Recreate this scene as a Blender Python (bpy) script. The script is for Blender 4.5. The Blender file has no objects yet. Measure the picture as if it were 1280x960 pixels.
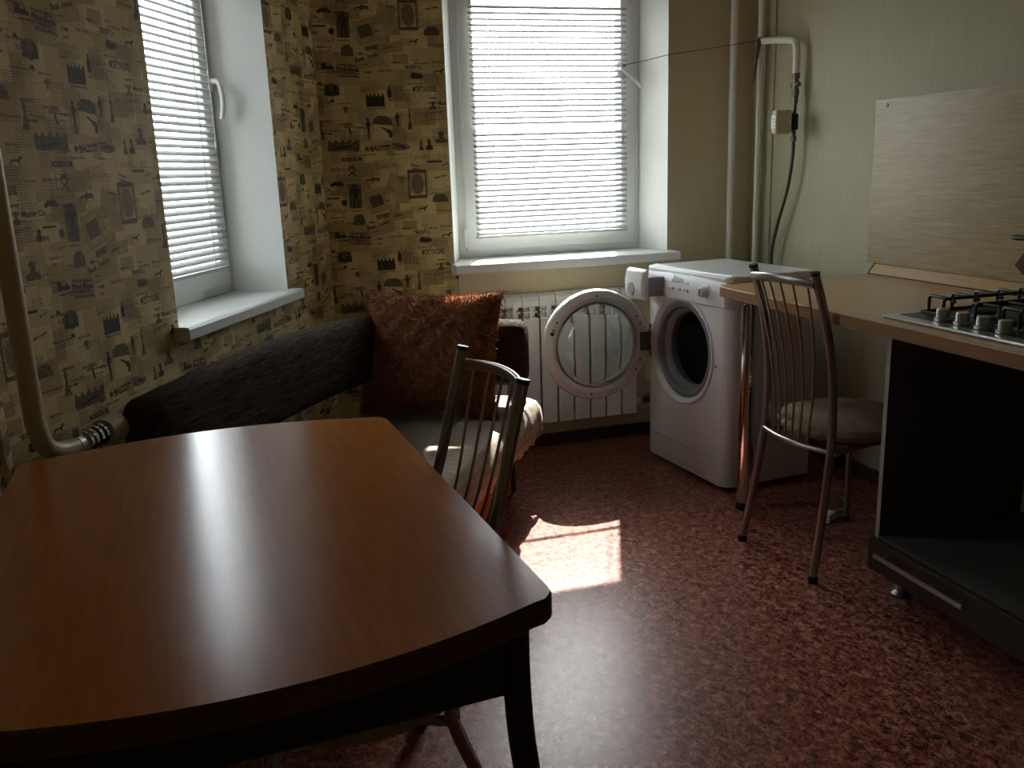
import bpy, bmesh, math, random
from mathutils import Vector, Matrix
from mathutils.geometry import tessellate_polygon

# ------------------------------------------------------------------ camera
S = bpy.context.scene
COL = S.collection
R = math.radians
F_PX, YAW, PITCH, ROLL, CAM_H = 1110.0, R(15.993), R(13.542), R(-2.016), 1.267
fw = Vector((math.sin(YAW)*math.cos(PITCH), math.cos(YAW)*math.cos(PITCH), -math.sin(PITCH)))
rt = Vector((math.cos(YAW), -math.sin(YAW), 0)); up = rt.cross(fw)
r2 = rt*math.cos(ROLL) + up*math.sin(ROLL); u2 = -rt*math.sin(ROLL) + up*math.cos(ROLL)
cd = bpy.data.cameras.new('camera'); cam = bpy.data.objects.new('camera', cd); COL.objects.link(cam)
cd.sensor_width = 36.0; cd.lens = 36.0*F_PX/1280.0; cd.clip_start = 0.02; cd.clip_end = 500
mw = Matrix((r2, u2, -fw)).transposed().to_4x4(); mw.translation = (0, 0, CAM_H)
cam.matrix_world = mw
S.camera = cam

# ------------------------------------------------------------------ light
S.view_settings.view_transform = 'Standard'; S.view_settings.look = 'None'
S.view_settings.gamma = 1.0; S.view_settings.use_curve_mapping = False
S.view_settings.exposure = 0.78
S.cycles.use_denoising = True
S.cycles.max_bounces = 12; S.cycles.diffuse_bounces = 6; S.cycles.transparent_max_bounces = 16
S.cycles.sample_clamp_indirect = 6.0
SUN_AZ, SUN_EL = R(22.8), R(47.8)          # azimuth from +y towards +x
world = bpy.data.worlds.new('sky'); S.world = world; world.use_nodes = True
wn = world.node_tree.nodes; wl = world.node_tree.links; wn.clear()
wo = wn.new('ShaderNodeOutputWorld'); wb = wn.new('ShaderNodeBackground'); ws = wn.new('ShaderNodeTexSky')
ws.sky_type = 'NISHITA'; ws.sun_disc = False; ws.sun_elevation = SUN_EL; ws.sun_rotation = SUN_AZ
ws.altitude = 100; ws.air_density = 1.0; ws.dust_density = 1.5; ws.ozone_density = 1.0
wb.inputs['Strength'].default_value = 1.0
hs = wn.new('ShaderNodeHueSaturation'); hs.inputs['Saturation'].default_value = 0.35; wl.new(ws.outputs[0], hs.inputs['Color']); wl.new(hs.outputs[0], wb.inputs['Color']); wl.new(wb.outputs[0], wo.inputs['Surface'])
sd = bpy.data.lights.new('sun', 'SUN'); sun = bpy.data.objects.new('sun', sd); COL.objects.link(sun)
sd.energy = 21.0; sd.angle = R(0.53); sd.color = (1.0, 0.955, 0.90)
sv = Vector((math.sin(SUN_AZ)*math.cos(SUN_EL), math.cos(SUN_AZ)*math.cos(SUN_EL), math.sin(SUN_EL)))
sun.rotation_euler = sv.to_track_quat('Z', 'Y').to_euler()

# ------------------------------------------------------------------ room constants
TH = R(25.5)                                   # bay wall direction from +y
A = Vector((0.32, 3.82, 0)); D = Vector((math.sin(TH), math.cos(TH), 0)); N = Vector((math.cos(TH), -math.sin(TH), 0))
BAYROT = math.pi/2 - TH
YB, XR, XL, YF, ZC = 3.82, 2.31, -0.53, -1.6, 2.6
def W(t, v, z=0.0): return A + D*t + N*v + Vector((0, 0, z))
def portal(name, loc, rotz, w, h):
    ld = bpy.data.lights.new(name, 'AREA'); ld.shape = 'RECTANGLE'; ld.size = w; ld.size_y = h
    ld.cycles.is_portal = True
    o = bpy.data.objects.new(name, ld); COL.objects.link(o)
    o.location = loc; o.rotation_euler = (math.pi/2, 0, rotz + math.pi)   # shines to local -y (into the room)
    o.rotation_euler = (R(-90), 0, rotz)
portal('window_portal_back', (1.37, YB+0.33, 1.5), 0, 0.95, 1.3)
portal('window_portal_bay', W(-0.86, -0.33, 1.45), BAYROT, 0.8, 1.3)

# ------------------------------------------------------------------ materials
def newmat(name):
    m = bpy.data.materials.new(name); m.use_nodes = True
    nt = m.node_tree; b = nt.nodes['Principled BSDF']
    return m, nt, b
def setb(b, **k):
    for a, v in k.items():
        a = {'rough': 'Roughness', 'metal': 'Metallic', 'col': 'Base Color', 'spec': 'Specular IOR Level', 'coat': 'Coat Weight', 'coatr': 'Coat Roughness', 'trans': 'Transmission Weight', 'sheen': 'Sheen Weight', 'sub': 'Subsurface Weight'}[a]
        if a == 'Base Color': v = (*v, 1)
        b.inputs[a].default_value = v
def plain(name, col, rough=0.5, **k):
    m, nt, b = newmat(name); setb(b, col=col, rough=rough, **k); return m
def coords(nt, scale=(1, 1, 1), rot=(0, 0, 0), kind='Object'):
    tc = nt.nodes.new('ShaderNodeTexCoord'); mp = nt.nodes.new('ShaderNodeMapping')
    mp.inputs['Scale'].default_value = scale; mp.inputs['Rotation'].default_value = rot
    nt.links.new(tc.outputs[kind], mp.inputs['Vector']); return mp.outputs[0]
def noise(nt, vec, scale, detail=4, rough=0.6, dist=0.0):
    n = nt.nodes.new('ShaderNodeTexNoise'); n.inputs['Scale'].default_value = scale
    n.inputs['Detail'].default_value = detail; n.inputs['Roughness'].default_value = rough; n.inputs['Distortion'].default_value = dist
    nt.links.new(vec, n.inputs['Vector']); return n
def ramp(nt, fac, stops, interp='LINEAR'):
    r = nt.nodes.new('ShaderNodeValToRGB'); cr = r.color_ramp; cr.interpolation = interp
    while len(cr.elements) < len(stops): cr.elements.new(0.5)
    for e, (p, c) in zip(cr.elements, stops): e.position = p; e.color = (*c, 1) if len(c) == 3 else c
    nt.links.new(fac, r.inputs[0]); return r
def mixc(nt, fac, a, b, mode='MIX'):
    m = nt.nodes.new('ShaderNodeMix'); m.data_type = 'RGBA'; m.blend_type = mode
    for i, v in ((0, fac), (6, a), (7, b)):
        if hasattr(v, 'links') or hasattr(v, 'is_linked'): nt.links.new(v, m.inputs[i])
        else: m.inputs[i].default_value = (*v, 1) if isinstance(v, tuple) else v
    return m.outputs[2]
def bump(nt, b, h, strength=0.3, dist=0.002):
    n = nt.nodes.new('ShaderNodeBump'); n.inputs['Strength'].default_value = strength; n.inputs['Distance'].default_value = dist
    nt.links.new(h, n.inputs['Height']); nt.links.new(n.outputs[0], b.inputs['Normal'])
M = {}
def grain(name, c1, c2, rough, scale=(1, 1, 1), rot=(0, 0, 0), nscale=6, k=(0.3, 0.7), bstr=0.05, coat=0.0, spec=0.5):
    m, nt, b = newmat(name); v = coords(nt, scale, rot)
    n = noise(nt, v, nscale, 6, 0.65, 0.3)
    r = ramp(nt, n.outputs[0], [(k[0], c1), (k[1], c2)])
    nt.links.new(r.outputs[0], b.inputs['Base Color']); setb(b, rough=rough, spec=spec)
    if coat: setb(b, coat=coat, coatr=0.15)
    bump(nt, b, n.outputs[0], bstr, 0.001); return m
# wallpapers
def wall_news():
    m, nt, b = newmat('newspaper_wallpaper'); v = coords(nt)
    n = noise(nt, v, 3.0, 6, 0.7); r = ramp(nt, n.outputs[0], [(0.3, (0.50, 0.37, 0.150)), (0.7, (0.66, 0.515, 0.24))])
    n2 = noise(nt, coords(nt, (1, 1, 6)), 60, 3, 0.6)
    c = mixc(nt, ramp(nt, n2.outputs[0], [(0.52, (0, 0, 0)), (0.72, (0.35, 0.35, 0.35))]).outputs[0], r.outputs[0], (0.32, 0.23, 0.11))
    nt.links.new(c, b.inputs['Base Color']); setb(b, rough=0.6, spec=0.3)
    bump(nt, b, noise(nt, v, 180, 2).outputs[0], 0.15, 0.0008); return m
def wall_plain(name, c1, c2):
    m, nt, b = newmat(name)
    n = noise(nt, coords(nt, (60, 60, 2.0)), 4, 5, 0.7); n2 = noise(nt, coords(nt), 2, 3)
    r = ramp(nt, n.outputs[0], [(0.3, c1), (0.7, c2)])
    c = mixc(nt, 0.35, r.outputs[0], ramp(nt, n2.outputs[0], [(0.35, c1), (0.65, c2)]).outputs[0])
    nt.links.new(c, b.inputs['Base Color']); setb(b, rough=0.5, spec=0.35)
    bump(nt, b, n.outputs[0], 0.5, 0.0015); return m
M['news'] = wall_news()
M['beige'] = wall_plain('beige_ribbed_wallpaper', (0.62, 0.52, 0.31), (0.76, 0.67, 0.45))
M['green'] = wall_plain('pale_olive_wallpaper', (0.35, 0.318, 0.205), (0.47, 0.432, 0.295))
def print_mat(name, dark, base, lo, hi, sc=220):
    m, nt, b = newmat(name); n = noise(nt, coords(nt), sc, 3, 0.7)
    r = ramp(nt, n.outputs[0], [(lo, dark), (hi, base)]); nt.links.new(r.outputs[0], b.inputs['Base Color'])
    setb(b, rough=0.6, spec=0.3); return m
M['ink'] = print_mat('black_ink', (0.022, 0.02, 0.016), (0.085, 0.066, 0.036), 0.42, 0.68)
M['engrave'] = print_mat('engraving_ink', (0.028, 0.024, 0.017), (0.27, 0.20, 0.09), 0.43, 0.60, 260)
M['brownink'] = print_mat('brown_ink', (0.16, 0.115, 0.058), (0.32, 0.235, 0.118), 0.40, 0.65)
M['clipA'] = print_mat('light_clipping', (0.64, 0.49, 0.225), (0.73, 0.58, 0.285), 0.35, 0.65, 30)
M['clipB'] = print_mat('dark_clipping', (0.40, 0.285, 0.110), (0.49, 0.36, 0.155), 0.35, 0.65, 30)
M['ceiling'] = plain('white_ceiling', (0.62, 0.60, 0.54), 0.8)
M['pvc'] = plain('white_plastic_window', (0.80, 0.82, 0.80), 0.32)
M['reveal'] = plain('white_reveal_panel', (0.86, 0.88, 0.84), 0.42)
M['slat'] = plain('white_blind_slat', (0.46, 0.47, 0.47), 0.4)
M['render'] = plain('white_exterior_render', (0.75, 0.75, 0.74), 0.8)
M['ground'] = grain('pale_yard_ground', (0.42, 0.41, 0.38), (0.55, 0.54, 0.50), 0.9, nscale=0.2)
def lino():
    m, nt, b = newmat('terracotta_lino')
    v = coords(nt, (1.25, 1.0, 1))
    n = noise(nt, v, 34, 5, 0.8, 0.6)
    r = ramp(nt, n.outputs[0], [(0.37, (0.040, 0.012, 0.010)), (0.45, (0.20, 0.055, 0.038)), (0.54, (0.32, 0.105, 0.066)), (0.64, (0.52, 0.25, 0.175))])
    vo = nt.nodes.new('ShaderNodeTexVoronoi'); vo.inputs['Scale'].default_value = 95
    nt.links.new(v, vo.inputs['Vector'])
    bw = nt.nodes.new('ShaderNodeRGBToBW'); nt.links.new(vo.outputs['Color'], bw.inputs[0])
    c = mixc(nt, 0.5, r.outputs[0], bw.outputs[0], 'SOFT_LIGHT')
    n3 = noise(nt, coords(nt, (1.6, 1, 1), (0, 0, 0.5)), 60, 3, 0.6, 1.2)
    c = mixc(nt, ramp(nt, n3.outputs[0], [(0.60, (0, 0, 0)), (0.64, (1, 1, 1))]).outputs[0], c, (0.02, 0.010, 0.009))
    nt.links.new(c, b.inputs['Base Color'])
    n4 = noise(nt, coords(nt), 120, 2); rr = ramp(nt, n4.outputs[0], [(0.3, (0.25,)*3), (0.7, (0.36,)*3)])
    nt.links.new(rr.outputs[0], b.inputs['Roughness']); setb(b, spec=0.32)
    bump(nt, b, n4.outputs[0], 0.12, 0.0008); return m
M['lino'] = lino()
M['skirting'] = grain('dark_brown_skirting', (0.04, 0.022, 0.012), (0.075, 0.042, 0.022), 0.5, (1, 1, 20))
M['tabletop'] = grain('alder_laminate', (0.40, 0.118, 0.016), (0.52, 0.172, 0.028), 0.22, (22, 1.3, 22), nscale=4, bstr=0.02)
M['tableedge'] = plain('table_edge_band', (0.075, 0.028, 0.011), 0.4)  # brown darkened to near black: the shade on the unlit edge is painted in
M['darkmetal'] = plain('dark_painted_metal', (0.035, 0.033, 0.032), 0.4, metal=0.5)
M['satin'] = plain('satin_grey_tube', (0.34, 0.32, 0.30), 0.30, metal=0.85)
M['chrome'] = plain('chrome', (0.75, 0.75, 0.75), 0.08, metal=1.0)
M['steel'] = plain('brushed_steel', (0.50, 0.50, 0.48), 0.30, metal=0.9)
M['iron'] = plain('black_cast_iron', (0.012, 0.012, 0.012), 0.45)
M['blackplastic'] = plain('black_plastic', (0.014, 0.014, 0.014), 0.4)
M['white'] = plain('white_enamel', (0.78, 0.78, 0.76), 0.28, coat=0.3)
M['whiteplastic'] = plain('white_plastic', (0.76, 0.76, 0.74), 0.35)
M['greyplastic'] = plain('grey_plastic', (0.32, 0.32, 0.32), 0.4)
M['gasket'] = plain('grey_rubber', (0.20, 0.20, 0.195), 0.5)
M['drum'] = plain('dark_steel_drum', (0.22, 0.22, 0.22), 0.35, metal=0.9)
M['pipe'] = plain('cream_painted_pipe', (0.80, 0.78, 0.70), 0.35)
M['oldpipe'] = plain('yellowed_pipe', (0.50, 0.42, 0.28), 0.4)
M['brass'] = plain('grey_brass', (0.20, 0.18, 0.14), 0.4, metal=0.8)
M['cream'] = plain('cream_plastic', (0.58, 0.55, 0.38), 0.4)
M['hose'] = plain('dark_grey_hose', (0.07, 0.07, 0.065), 0.45)
M['radiator'] = plain('white_radiator_enamel', (0.76, 0.75, 0.70), 0.3)
M['lcd'] = plain('pale_display', (0.40, 0.50, 0.50), 0.2)
M['blue'] = plain('blue_print', (0.02, 0.10, 0.42), 0.4)
M['worktop'] = grain('light_oak_worktop', (0.44, 0.265, 0.095), (0.55, 0.35, 0.145), 0.33, (30, 1.0, 30), nscale=3, bstr=0.02)
M['worktopedge'] = grain('oak_edge', (0.22, 0.105, 0.04), (0.36, 0.19, 0.08), 0.4, (30, 1.0, 40), nscale=3, bstr=0.02)
def bamboo():
    m, nt, b = newmat('streaked_splash_panel')
    n = noise(nt, coords(nt, (1, 2.2, 60)), 4, 6, 0.7, 0.2); n2 = noise(nt, coords(nt, (1, 0.8, 12)), 5, 4, 0.6)
    r = ramp(nt, n.outputs[0], [(0.32, (0.17, 0.098, 0.034)), (0.48, (0.335, 0.242, 0.110)), (0.68, (0.46, 0.355, 0.178))])
    c = mixc(nt, 0.3, r.outputs[0], ramp(nt, n2.outputs[0], [(0.3, (0.22, 0.138, 0.05)), (0.7, (0.45, 0.35, 0.185))]).outputs[0])
    nt.links.new(c, b.inputs['Base Color']); setb(b, rough=0.32); return m
M['bamboo'] = bamboo()
M['cabinet'] = plain('dark_wenge_board', (0.030, 0.020, 0.014), 0.4)
M['cabinetin'] = plain('grey_cabinet_board', (0.085, 0.085, 0.07), 0.5)
M['cabinetedge'] = plain('pale_edge_band', (0.40, 0.38, 0.32), 0.5)
M['orange'] = grain('orange_beech_board', (0.46, 0.15, 0.022), (0.60, 0.22, 0.04), 0.4, (2, 2, 20), nscale=3, bstr=0.02)
def fabric(name, c1, c2, scale, sc=(1, 1, 1), bs=0.6):
    m, nt, b = newmat(name); n = noise(nt, coords(nt, sc), scale, 5, 0.75)
    r = ramp(nt, n.outputs[0], [(0.35, c1), (0.68, c2)]); nt.links.new(r.outputs[0], b.inputs['Base Color'])
    setb(b, rough=0.95, spec=0.12); bump(nt, b, n.outputs[0], bs, 0.004); return m
M['sofadark'] = fabric('dark_brown_woven_fabric', (0.008, 0.006, 0.0045), (0.11, 0.082, 0.06), 16, (1.0, 7, 9), 1.0)
M['seatcloth'] = fabric('grey_beige_linen', (0.30, 0.275, 0.235), (0.46, 0.425, 0.37), 60, (1, 1, 1), 0.4)
def plaid():
    m, nt, b = newmat('beige_woven_cover')
    w1 = nt.nodes.new('ShaderNodeTexWave'); w1.inputs['Scale'].default_value = 9; w1.inputs['Distortion'].default_value = 1.5; w1.bands_direction = 'X'
    w2 = nt.nodes.new('ShaderNodeTexWave'); w2.inputs['Scale'].default_value = 11; w2.inputs['Distortion'].default_value = 1.5; w2.bands_direction = 'Z'
    v = coords(nt); nt.links.new(v, w1.inputs['Vector']); nt.links.new(v, w2.inputs['Vector'])
    n = noise(nt, coords(nt, (3, 3, 1)), 60, 4, 0.7)
    c = mixc(nt, w1.outputs[0], (0.34, 0.28, 0.215), (0.43, 0.375, 0.31)); c = mixc(nt, 0.4, c, mixc(nt, w2.outputs[0], (0.30, 0.235, 0.17), (0.46, 0.41, 0.345)))
    c = mixc(nt, 0.3, c, n.outputs[1], 'SOFT_LIGHT'); nt.links.new(c, b.inputs['Base Color']); setb(b, rough=0.95, spec=0.1)
    bump(nt, b, n.outputs[0], 0.4, 0.003); return m
M['plaid'] = plaid()
M['pillow'] = fabric('rust_brown_plush', (0.17, 0.066, 0.030), (0.36, 0.155, 0.078), 55, (1, 1, 1), 1.0)
M['pile'] = fabric('rust_plush_pile', (0.26, 0.105, 0.05), (0.52, 0.25, 0.135), 35, (1, 1, 1), 0.0)
M['chairseat'] = fabric('tan_seat_cover', (0.26, 0.19, 0.12), (0.36, 0.27, 0.18), 22, (1, 1, 1), 0.35)
M['utensil'] = plain('brown_wood', (0.10, 0.045, 0.018), 0.85)
def glassmat(name, tint=(0.95, 0.97, 0.96), refl=1.0):
    m = bpy.data.materials.new(name); m.use_nodes = True; nt = m.node_tree; nt.nodes.clear()
    o = nt.nodes.new('ShaderNodeOutputMaterial'); t = nt.nodes.new('ShaderNodeBsdfTransparent'); g = nt.nodes.new('ShaderNodeBsdfGlossy')
    t.inputs[0].default_value = (*tint, 1); g.inputs['Roughness'].default_value = 0.02
    f = nt.nodes.new('ShaderNodeLayerWeight'); f.inputs['Blend'].default_value = 0.5
    pw = nt.nodes.new('ShaderNodeMath'); pw.operation = 'POWER'; pw.inputs[1].default_value = 4.0; nt.links.new(f.outputs['Facing'], pw.inputs[0])
    mu = nt.nodes.new('ShaderNodeMath'); mu.operation = 'MULTIPLY_ADD'; mu.inputs[1].default_value = 0.8*refl; mu.inputs[2].default_value = 0.04*refl; nt.links.new(pw.outputs[0], mu.inputs[0])
    x = nt.nodes.new('ShaderNodeMixShader'); nt.links.new(mu.outputs[0], x.inputs[0]); nt.links.new(t.outputs[0], x.inputs[1]); nt.links.new(g.outputs[0], x.inputs[2])
    nt.links.new(x.outputs[0], o.inputs['Surface']); return m
M['glass'] = glassmat('window_glass'); M['bowl'] = plain('door_bowl_glass', (0.93, 0.95, 0.95), 0.02, trans=1.0)

# ------------------------------------------------------------------ mesh helpers
class MB:
    def __init__(s): s.v = []; s.f = []; s.m = []
    def add(s, vs, fs, mi=0):
        o = len(s.v); s.v += [tuple(p) for p in vs]; s.f += [tuple(i+o for i in f) for f in fs]; s.m += [mi]*len(fs); return s
    def box(s, a, b, mi=0):
        x0, y0, z0 = a; x1, y1, z1 = b
        vs = [(x, y, z) for z in (z0, z1) for y in (y0, y1) for x in (x0, x1)]
        return s.add(vs, [(0, 2, 3, 1), (4, 5, 7, 6), (0, 1, 5, 4), (2, 6, 7, 3), (0, 4, 6, 2), (1, 3, 7, 5)], mi)
    def hexa(s, bot, top, mi=0):          # four bottom and four top points, counter-clockwise from above
        return s.add(list(bot)+list(top), [(3, 2, 1, 0), (4, 5, 6, 7), (0, 1, 5, 4), (1, 2, 6, 5), (2, 3, 7, 6), (3, 0, 4, 7)], mi)
    def prism(s, poly, z0, z1, mi=0):
        n = len(poly); vs = [(x, y, z0) for x, y in poly] + [(x, y, z1) for x, y in poly]
        fs = [tuple(range(n))[::-1], tuple(range(n, 2*n))] + [(i, (i+1) % n, n+(i+1) % n, n+i) for i in range(n)]
        return s.add(vs, fs, mi)
    def tube(s, pts, r, seg=10, mi=0, cap=True):
        pts = [Vector(p) for p in pts]; n = len(pts); rs = r if isinstance(r, (list, tuple)) else [r]*n
        ref = None; vs = []
        for i, p in enumerate(pts):
            t = (pts[min(i+1, n-1)] - pts[max(i-1, 0)]).normalized()
            if ref is None: ref = Vector((0, 0, 1)) if abs(t.z) < 0.9 else Vector((1, 0, 0))
            a = (ref - t*ref.dot(t)).normalized(); ref = a; b = t.cross(a)
            vs += [p + (a*math.cos(k*2*math.pi/seg) + b*math.sin(k*2*math.pi/seg))*rs[i] for k in range(seg)]
        fs = [(i*seg+k, i*seg+(k+1) % seg, (i+1)*seg+(k+1) % seg, (i+1)*seg+k) for i in range(n-1) for k in range(seg)]
        if cap: fs += [tuple(range(seg))[::-1], tuple((n-1)*seg+k for k in range(seg))]
        return s.add(vs, fs, mi)
    def lathe(s, prof, seg=32, axis='z', c=(0, 0, 0), mi=0, closed=False, cap=True):
        vs = []; n = len(prof)
        for r, h in prof:
            for k in range(seg):
                a = k*2*math.pi/seg; x, y = r*math.cos(a), r*math.sin(a)
                p = {'z': (x, y, h), 'x': (h, x, y), 'y': (y, h, x)}[axis]
                vs.append((p[0]+c[0], p[1]+c[1], p[2]+c[2]))
        rows = list(range(n-1)) + ([n-1] if closed else [])
        fs = [(i*seg+k, i*seg+(k+1) % seg, ((i+1) % n)*seg+(k+1) % seg, ((i+1) % n)*seg+k) for i in rows for k in range(seg)]
        if not closed and cap:
            if prof[0][0] > 1e-5: fs.append(tuple(range(seg))[::-1])
            if prof[-1][0] > 1e-5: fs.append(tuple((n-1)*seg+k for k in range(seg)))
        return s.add(vs, fs, mi)
    def sweep(s, path, sec, mi=0, upv=(0, 0, 1), cap=True):   # section (side, up) swept along a path
        path = [Vector(p) for p in path]; n = len(path); k = len(sec); vs = []; U = Vector(upv)
        for i, p in enumerate(path):
            t = (path[min(i+1, n-1)] - path[max(i-1, 0)]).normalized(); sd_ = t.cross(U).normalized(); u_ = sd_.cross(t)
            vs += [p + sd_*a + u_*b for a, b in sec]
        fs = [(i*k+j, i*k+(j+1) % k, (i+1)*k+(j+1) % k, (i+1)*k+j) for i in range(n-1) for j in range(k)]
        if cap: fs += [tuple(range(k))[::-1], tuple((n-1)*k+j for j in range(k))]
        return s.add(vs, fs, mi)
    def build(s, name, mat, parent=None, bevel=0, smooth=False, segs=2, fix=True):
        me = bpy.data.meshes.new(name); me.from_pydata(s.v, [], s.f); me.update()
        for mm in (mat if isinstance(mat, list) else [mat]): me.materials.append(M[mm] if isinstance(mm, str) else mm)
        for p, i in zip(me.polygons, s.m): p.material_index = i
        if fix:
            bm = bmesh.new(); bm.from_mesh(me); bmesh.ops.remove_doubles(bm, verts=bm.verts, dist=1e-6)
            bmesh.ops.recalc_face_normals(bm, faces=bm.faces); bm.to_mesh(me); bm.free()
        if smooth:
            for p in me.polygons: p.use_smooth = True
            me.set_sharp_from_angle(angle=R(38))
        o = bpy.data.objects.new(name, me); COL.objects.link(o); o.parent = parent
        if bevel:
            bv = o.modifiers.new('bevel', 'BEVEL'); bv.width = bevel; bv.segments = segs; bv.limit_method = 'ANGLE'; bv.angle_limit = R(40)
        return o
def thing(name, label, cat, loc=(0, 0, 0), rotz=0, group=None):
    o = bpy.data.objects.new(name, None); COL.objects.link(o); o.location = loc; o.rotation_euler = (0, 0, rotz)
    o.empty_display_size = 0.05
    return tag(o, label, cat, group)
def tag(o, label, cat, group=None):
    o['label'] = label; o['category'] = cat
    if group: o['group'] = group
    return o
def struct(o, label=None):
    o['kind'] = 'structure'
    if label: o['label'] = label
    return o
def exterior(o, test):
    o.data.materials.append(M['render'])
    for p in o.data.polygons:
        if test(p.normal): p.material_index = len(o.data.materials)-1
def sempty(name, loc=(0, 0, 0), rotz=0, label=None):
    o = bpy.data.objects.new(name, None); COL.objects.link(o); o.location = loc; o.rotation_euler = (0, 0, rotz)
    return struct(o, label)
def dup(o, loc, rotz, label):
    r = o.copy(); COL.objects.link(r); r.location = loc; r.rotation_euler = (0, 0, rotz); r['label'] = label
    for ch in list(o.children):
        c = ch.copy(); COL.objects.link(c); c.parent = r
        for g in list(ch.children):
            e = g.copy(); COL.objects.link(e); e.parent = c
    return r
def share(o, name, parent, loc=(0, 0, 0), rot=(0, 0, 0)):
    c = o.copy(); c.name = name; COL.objects.link(c); c.parent = parent; c.location = loc; c.rotation_euler = rot; return c
def bez(p0, p1, p2, p3, n=12):
    p0, p1, p2, p3 = map(Vector, (p0, p1, p2, p3)); out = []
    for i in range(n+1):
        t = i/n; out.append(p0*(1-t)**3 + p1*3*t*(1-t)**2 + p2*3*t*t*(1-t) + p3*t**3)
    return out
def smooth_path(pts, n=6):              # Catmull-Rom through points
    P = [Vector(p) for p in pts]; P = [P[0]*2-P[1]] + P + [P[-1]*2-P[-2]]; out = []
    for i in range(1, len(P)-2):
        for k in range(n):
            t = k/n; a, b, c, d_ = P[i-1:i+3]
            out.append(0.5*((2*b) + (c-a)*t + (2*a-5*b+4*c-d_)*t*t + (3*b-a-3*c+d_)*t**3))
    out.append(P[-2]); return out
def rrect(w, h, r, n=5, cx=0, cy=0):
    out = []
    for sx, sy, a0 in ((1, 1, 0), (-1, 1, 90), (-1, -1, 180), (1, -1, 270)):
        for k in range(n+1):
            a = R(a0 + 90*k/n); out.append((cx + sx*(w/2-r) + r*math.cos(a), cy + sy*(h/2-r) + r*math.sin(a)))
    return out

# ------------------------------------------------------------------ shell
struct(MB().box((XL-0.4, YF-0.3, -0.1), (XR+0.3, YB+0.35, 0)).build('floor', 'lino'), 'terracotta speckled linoleum floor')
struct(MB().box((XL-0.4, YF-0.3, ZC), (XR+0.3, YB+0.6, ZC+0.1)).build('ceiling', 'ceiling'), 'plain white ceiling')
struct(MB().box((-80, -80, -6.2), (80, 120, -6.0)).build('ground', 'ground'), 'pale open ground outside the windows')
W2 = dict(x0=0.853, x1=1.873, z0=0.878, z1=2.15)
W1 = dict(x0=-1.252, x1=-0.468, z0=0.865, z1=2.15)
WT = 0.36
NEWS_END = 0.868
b = MB()
b.prism([(0.32, YB), (W2['x0'], YB), (W2['x0'], YB+WT), (0.093, YB+WT)], 0, ZC, 1)
b.box((W2['x0'], YB, 0), (NEWS_END, YB+WT, W2['z0']-0.045), 1)
b.box((NEWS_END, YB, 0), (W2['x1'], YB+WT, W2['z0']-0.045), 0)
b.box((W2['x0'], YB, W2['z1']), (W2['x1'], YB+WT, ZC), 0)
b.box((W2['x1'], YB, 0), (XR+0.25, YB+WT, ZC), 0)
wall_back = struct(b.build('wall_back', ['beige', 'news'], fix=False), 'far wall, beige with newspaper paper left of the window')
exterior(wall_back, lambda n: n.y > -0.5)
b = MB()
T0 = -1.975
b.box((T0-0.3, 0, 0), (W1['x0'], WT, ZC)); b.box((W1['x0'], 0, 0), (W1['x1'], WT, W1['z0']-0.045))
b.box((W1['x0'], 0, W1['z1']), (W1['x1'], WT, ZC)); b.prism([(W1['x1'], 0), (0.0, 0), (0.226, WT), (W1['x1'], WT)], 0, ZC)
wall_bay = struct(b.build('wall_bay', 'news', fix=False), 'slanting wall in newspaper wallpaper with a window')
exterior(wall_bay, lambda n: n.y > -0.5)
wall_bay.location = A; wall_bay.rotation_euler = (0, 0, BAYROT)
wall_left = struct(MB().box((XL-0.25, YF-0.2, 0), (XL, W(T0, 0).y+0.02, ZC)).build('wall_left', 'news'), 'left wall in newspaper wallpaper beside the table')
wall_right = struct(MB().box((XR, YF-0.2, 0), (XR+0.25, YB+0.2, ZC)).build('wall_right', 'green'), 'pale ribbed wallpaper wall behind the counter')
struct(MB().box((XL-0.25, YF-0.25, 0), (XR+0.25, YF, ZC)).build('wall_front', 'beige'), 'beige wall behind the viewer')
struct(MB().box((XR-0.008, 3.645, 0), (XR+0.01, YB, ZC)).build('trim_1', 'green', bevel=0.004), 'overlapping wallpaper strip in the pipe corner')
struct(MB().prism([(0.32, YB), (0.32, YB-0.018), (XR, YB-0.018), (XR, YB)], 0, 0.055).build('baseboard_back', 'skirting', bevel=0.004), 'dark brown skirting under the radiator')
struct(MB().box((XR-0.018, YF, 0), (XR, YB-0.018, 0.055)).build('baseboard_right', 'skirting', bevel=0.004), 'dark brown skirting along the kitchen wall')
bb = struct(MB().box((T0, -0.018, 0), (0, 0, 0.055)).build('baseboard_bay', 'skirting', bevel=0.004), 'dark brown skirting behind the sofa'); bb.location = A; bb.rotation_euler = (0, 0, BAYROT)

# ------------------------------------------------------------------ newspaper print (flat print on the walls)
random.seed(7)
TW, TH_ = 0.53, 0.64
def text_tris(body, w, h, bold=0.02):
    cu = bpy.data.curves.new('t', 'FONT'); cu.body = body; cu.size = 1; cu.offset = bold; cu.resolution_u = 2; cu.align_x = 'CENTER'; cu.align_y = 'CENTER'
    o = bpy.data.objects.new('t', cu); COL.objects.link(o); dg = bpy.context.evaluated_depsgraph_get()
    me = bpy.data.meshes.new_from_object(o.evaluated_get(dg)); me.calc_loop_triangles()
    P = [v.co for v in me.vertices]; xs = [p.x for p in P]; ys = [p.y for p in P]
    cx, cy = (min(xs)+max(xs))/2, (min(ys)+max(ys))/2; sx, sy = w/(max(xs)-min(xs)), h/(max(ys)-min(ys))
    out = [[((P[i].x-cx)*sx, (P[i].y-cy)*sy) for i in t.vertices] for t in me.loop_triangles]
    bpy.data.objects.remove(o); bpy.data.curves.remove(cu); bpy.data.meshes.remove(me); return out
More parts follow.
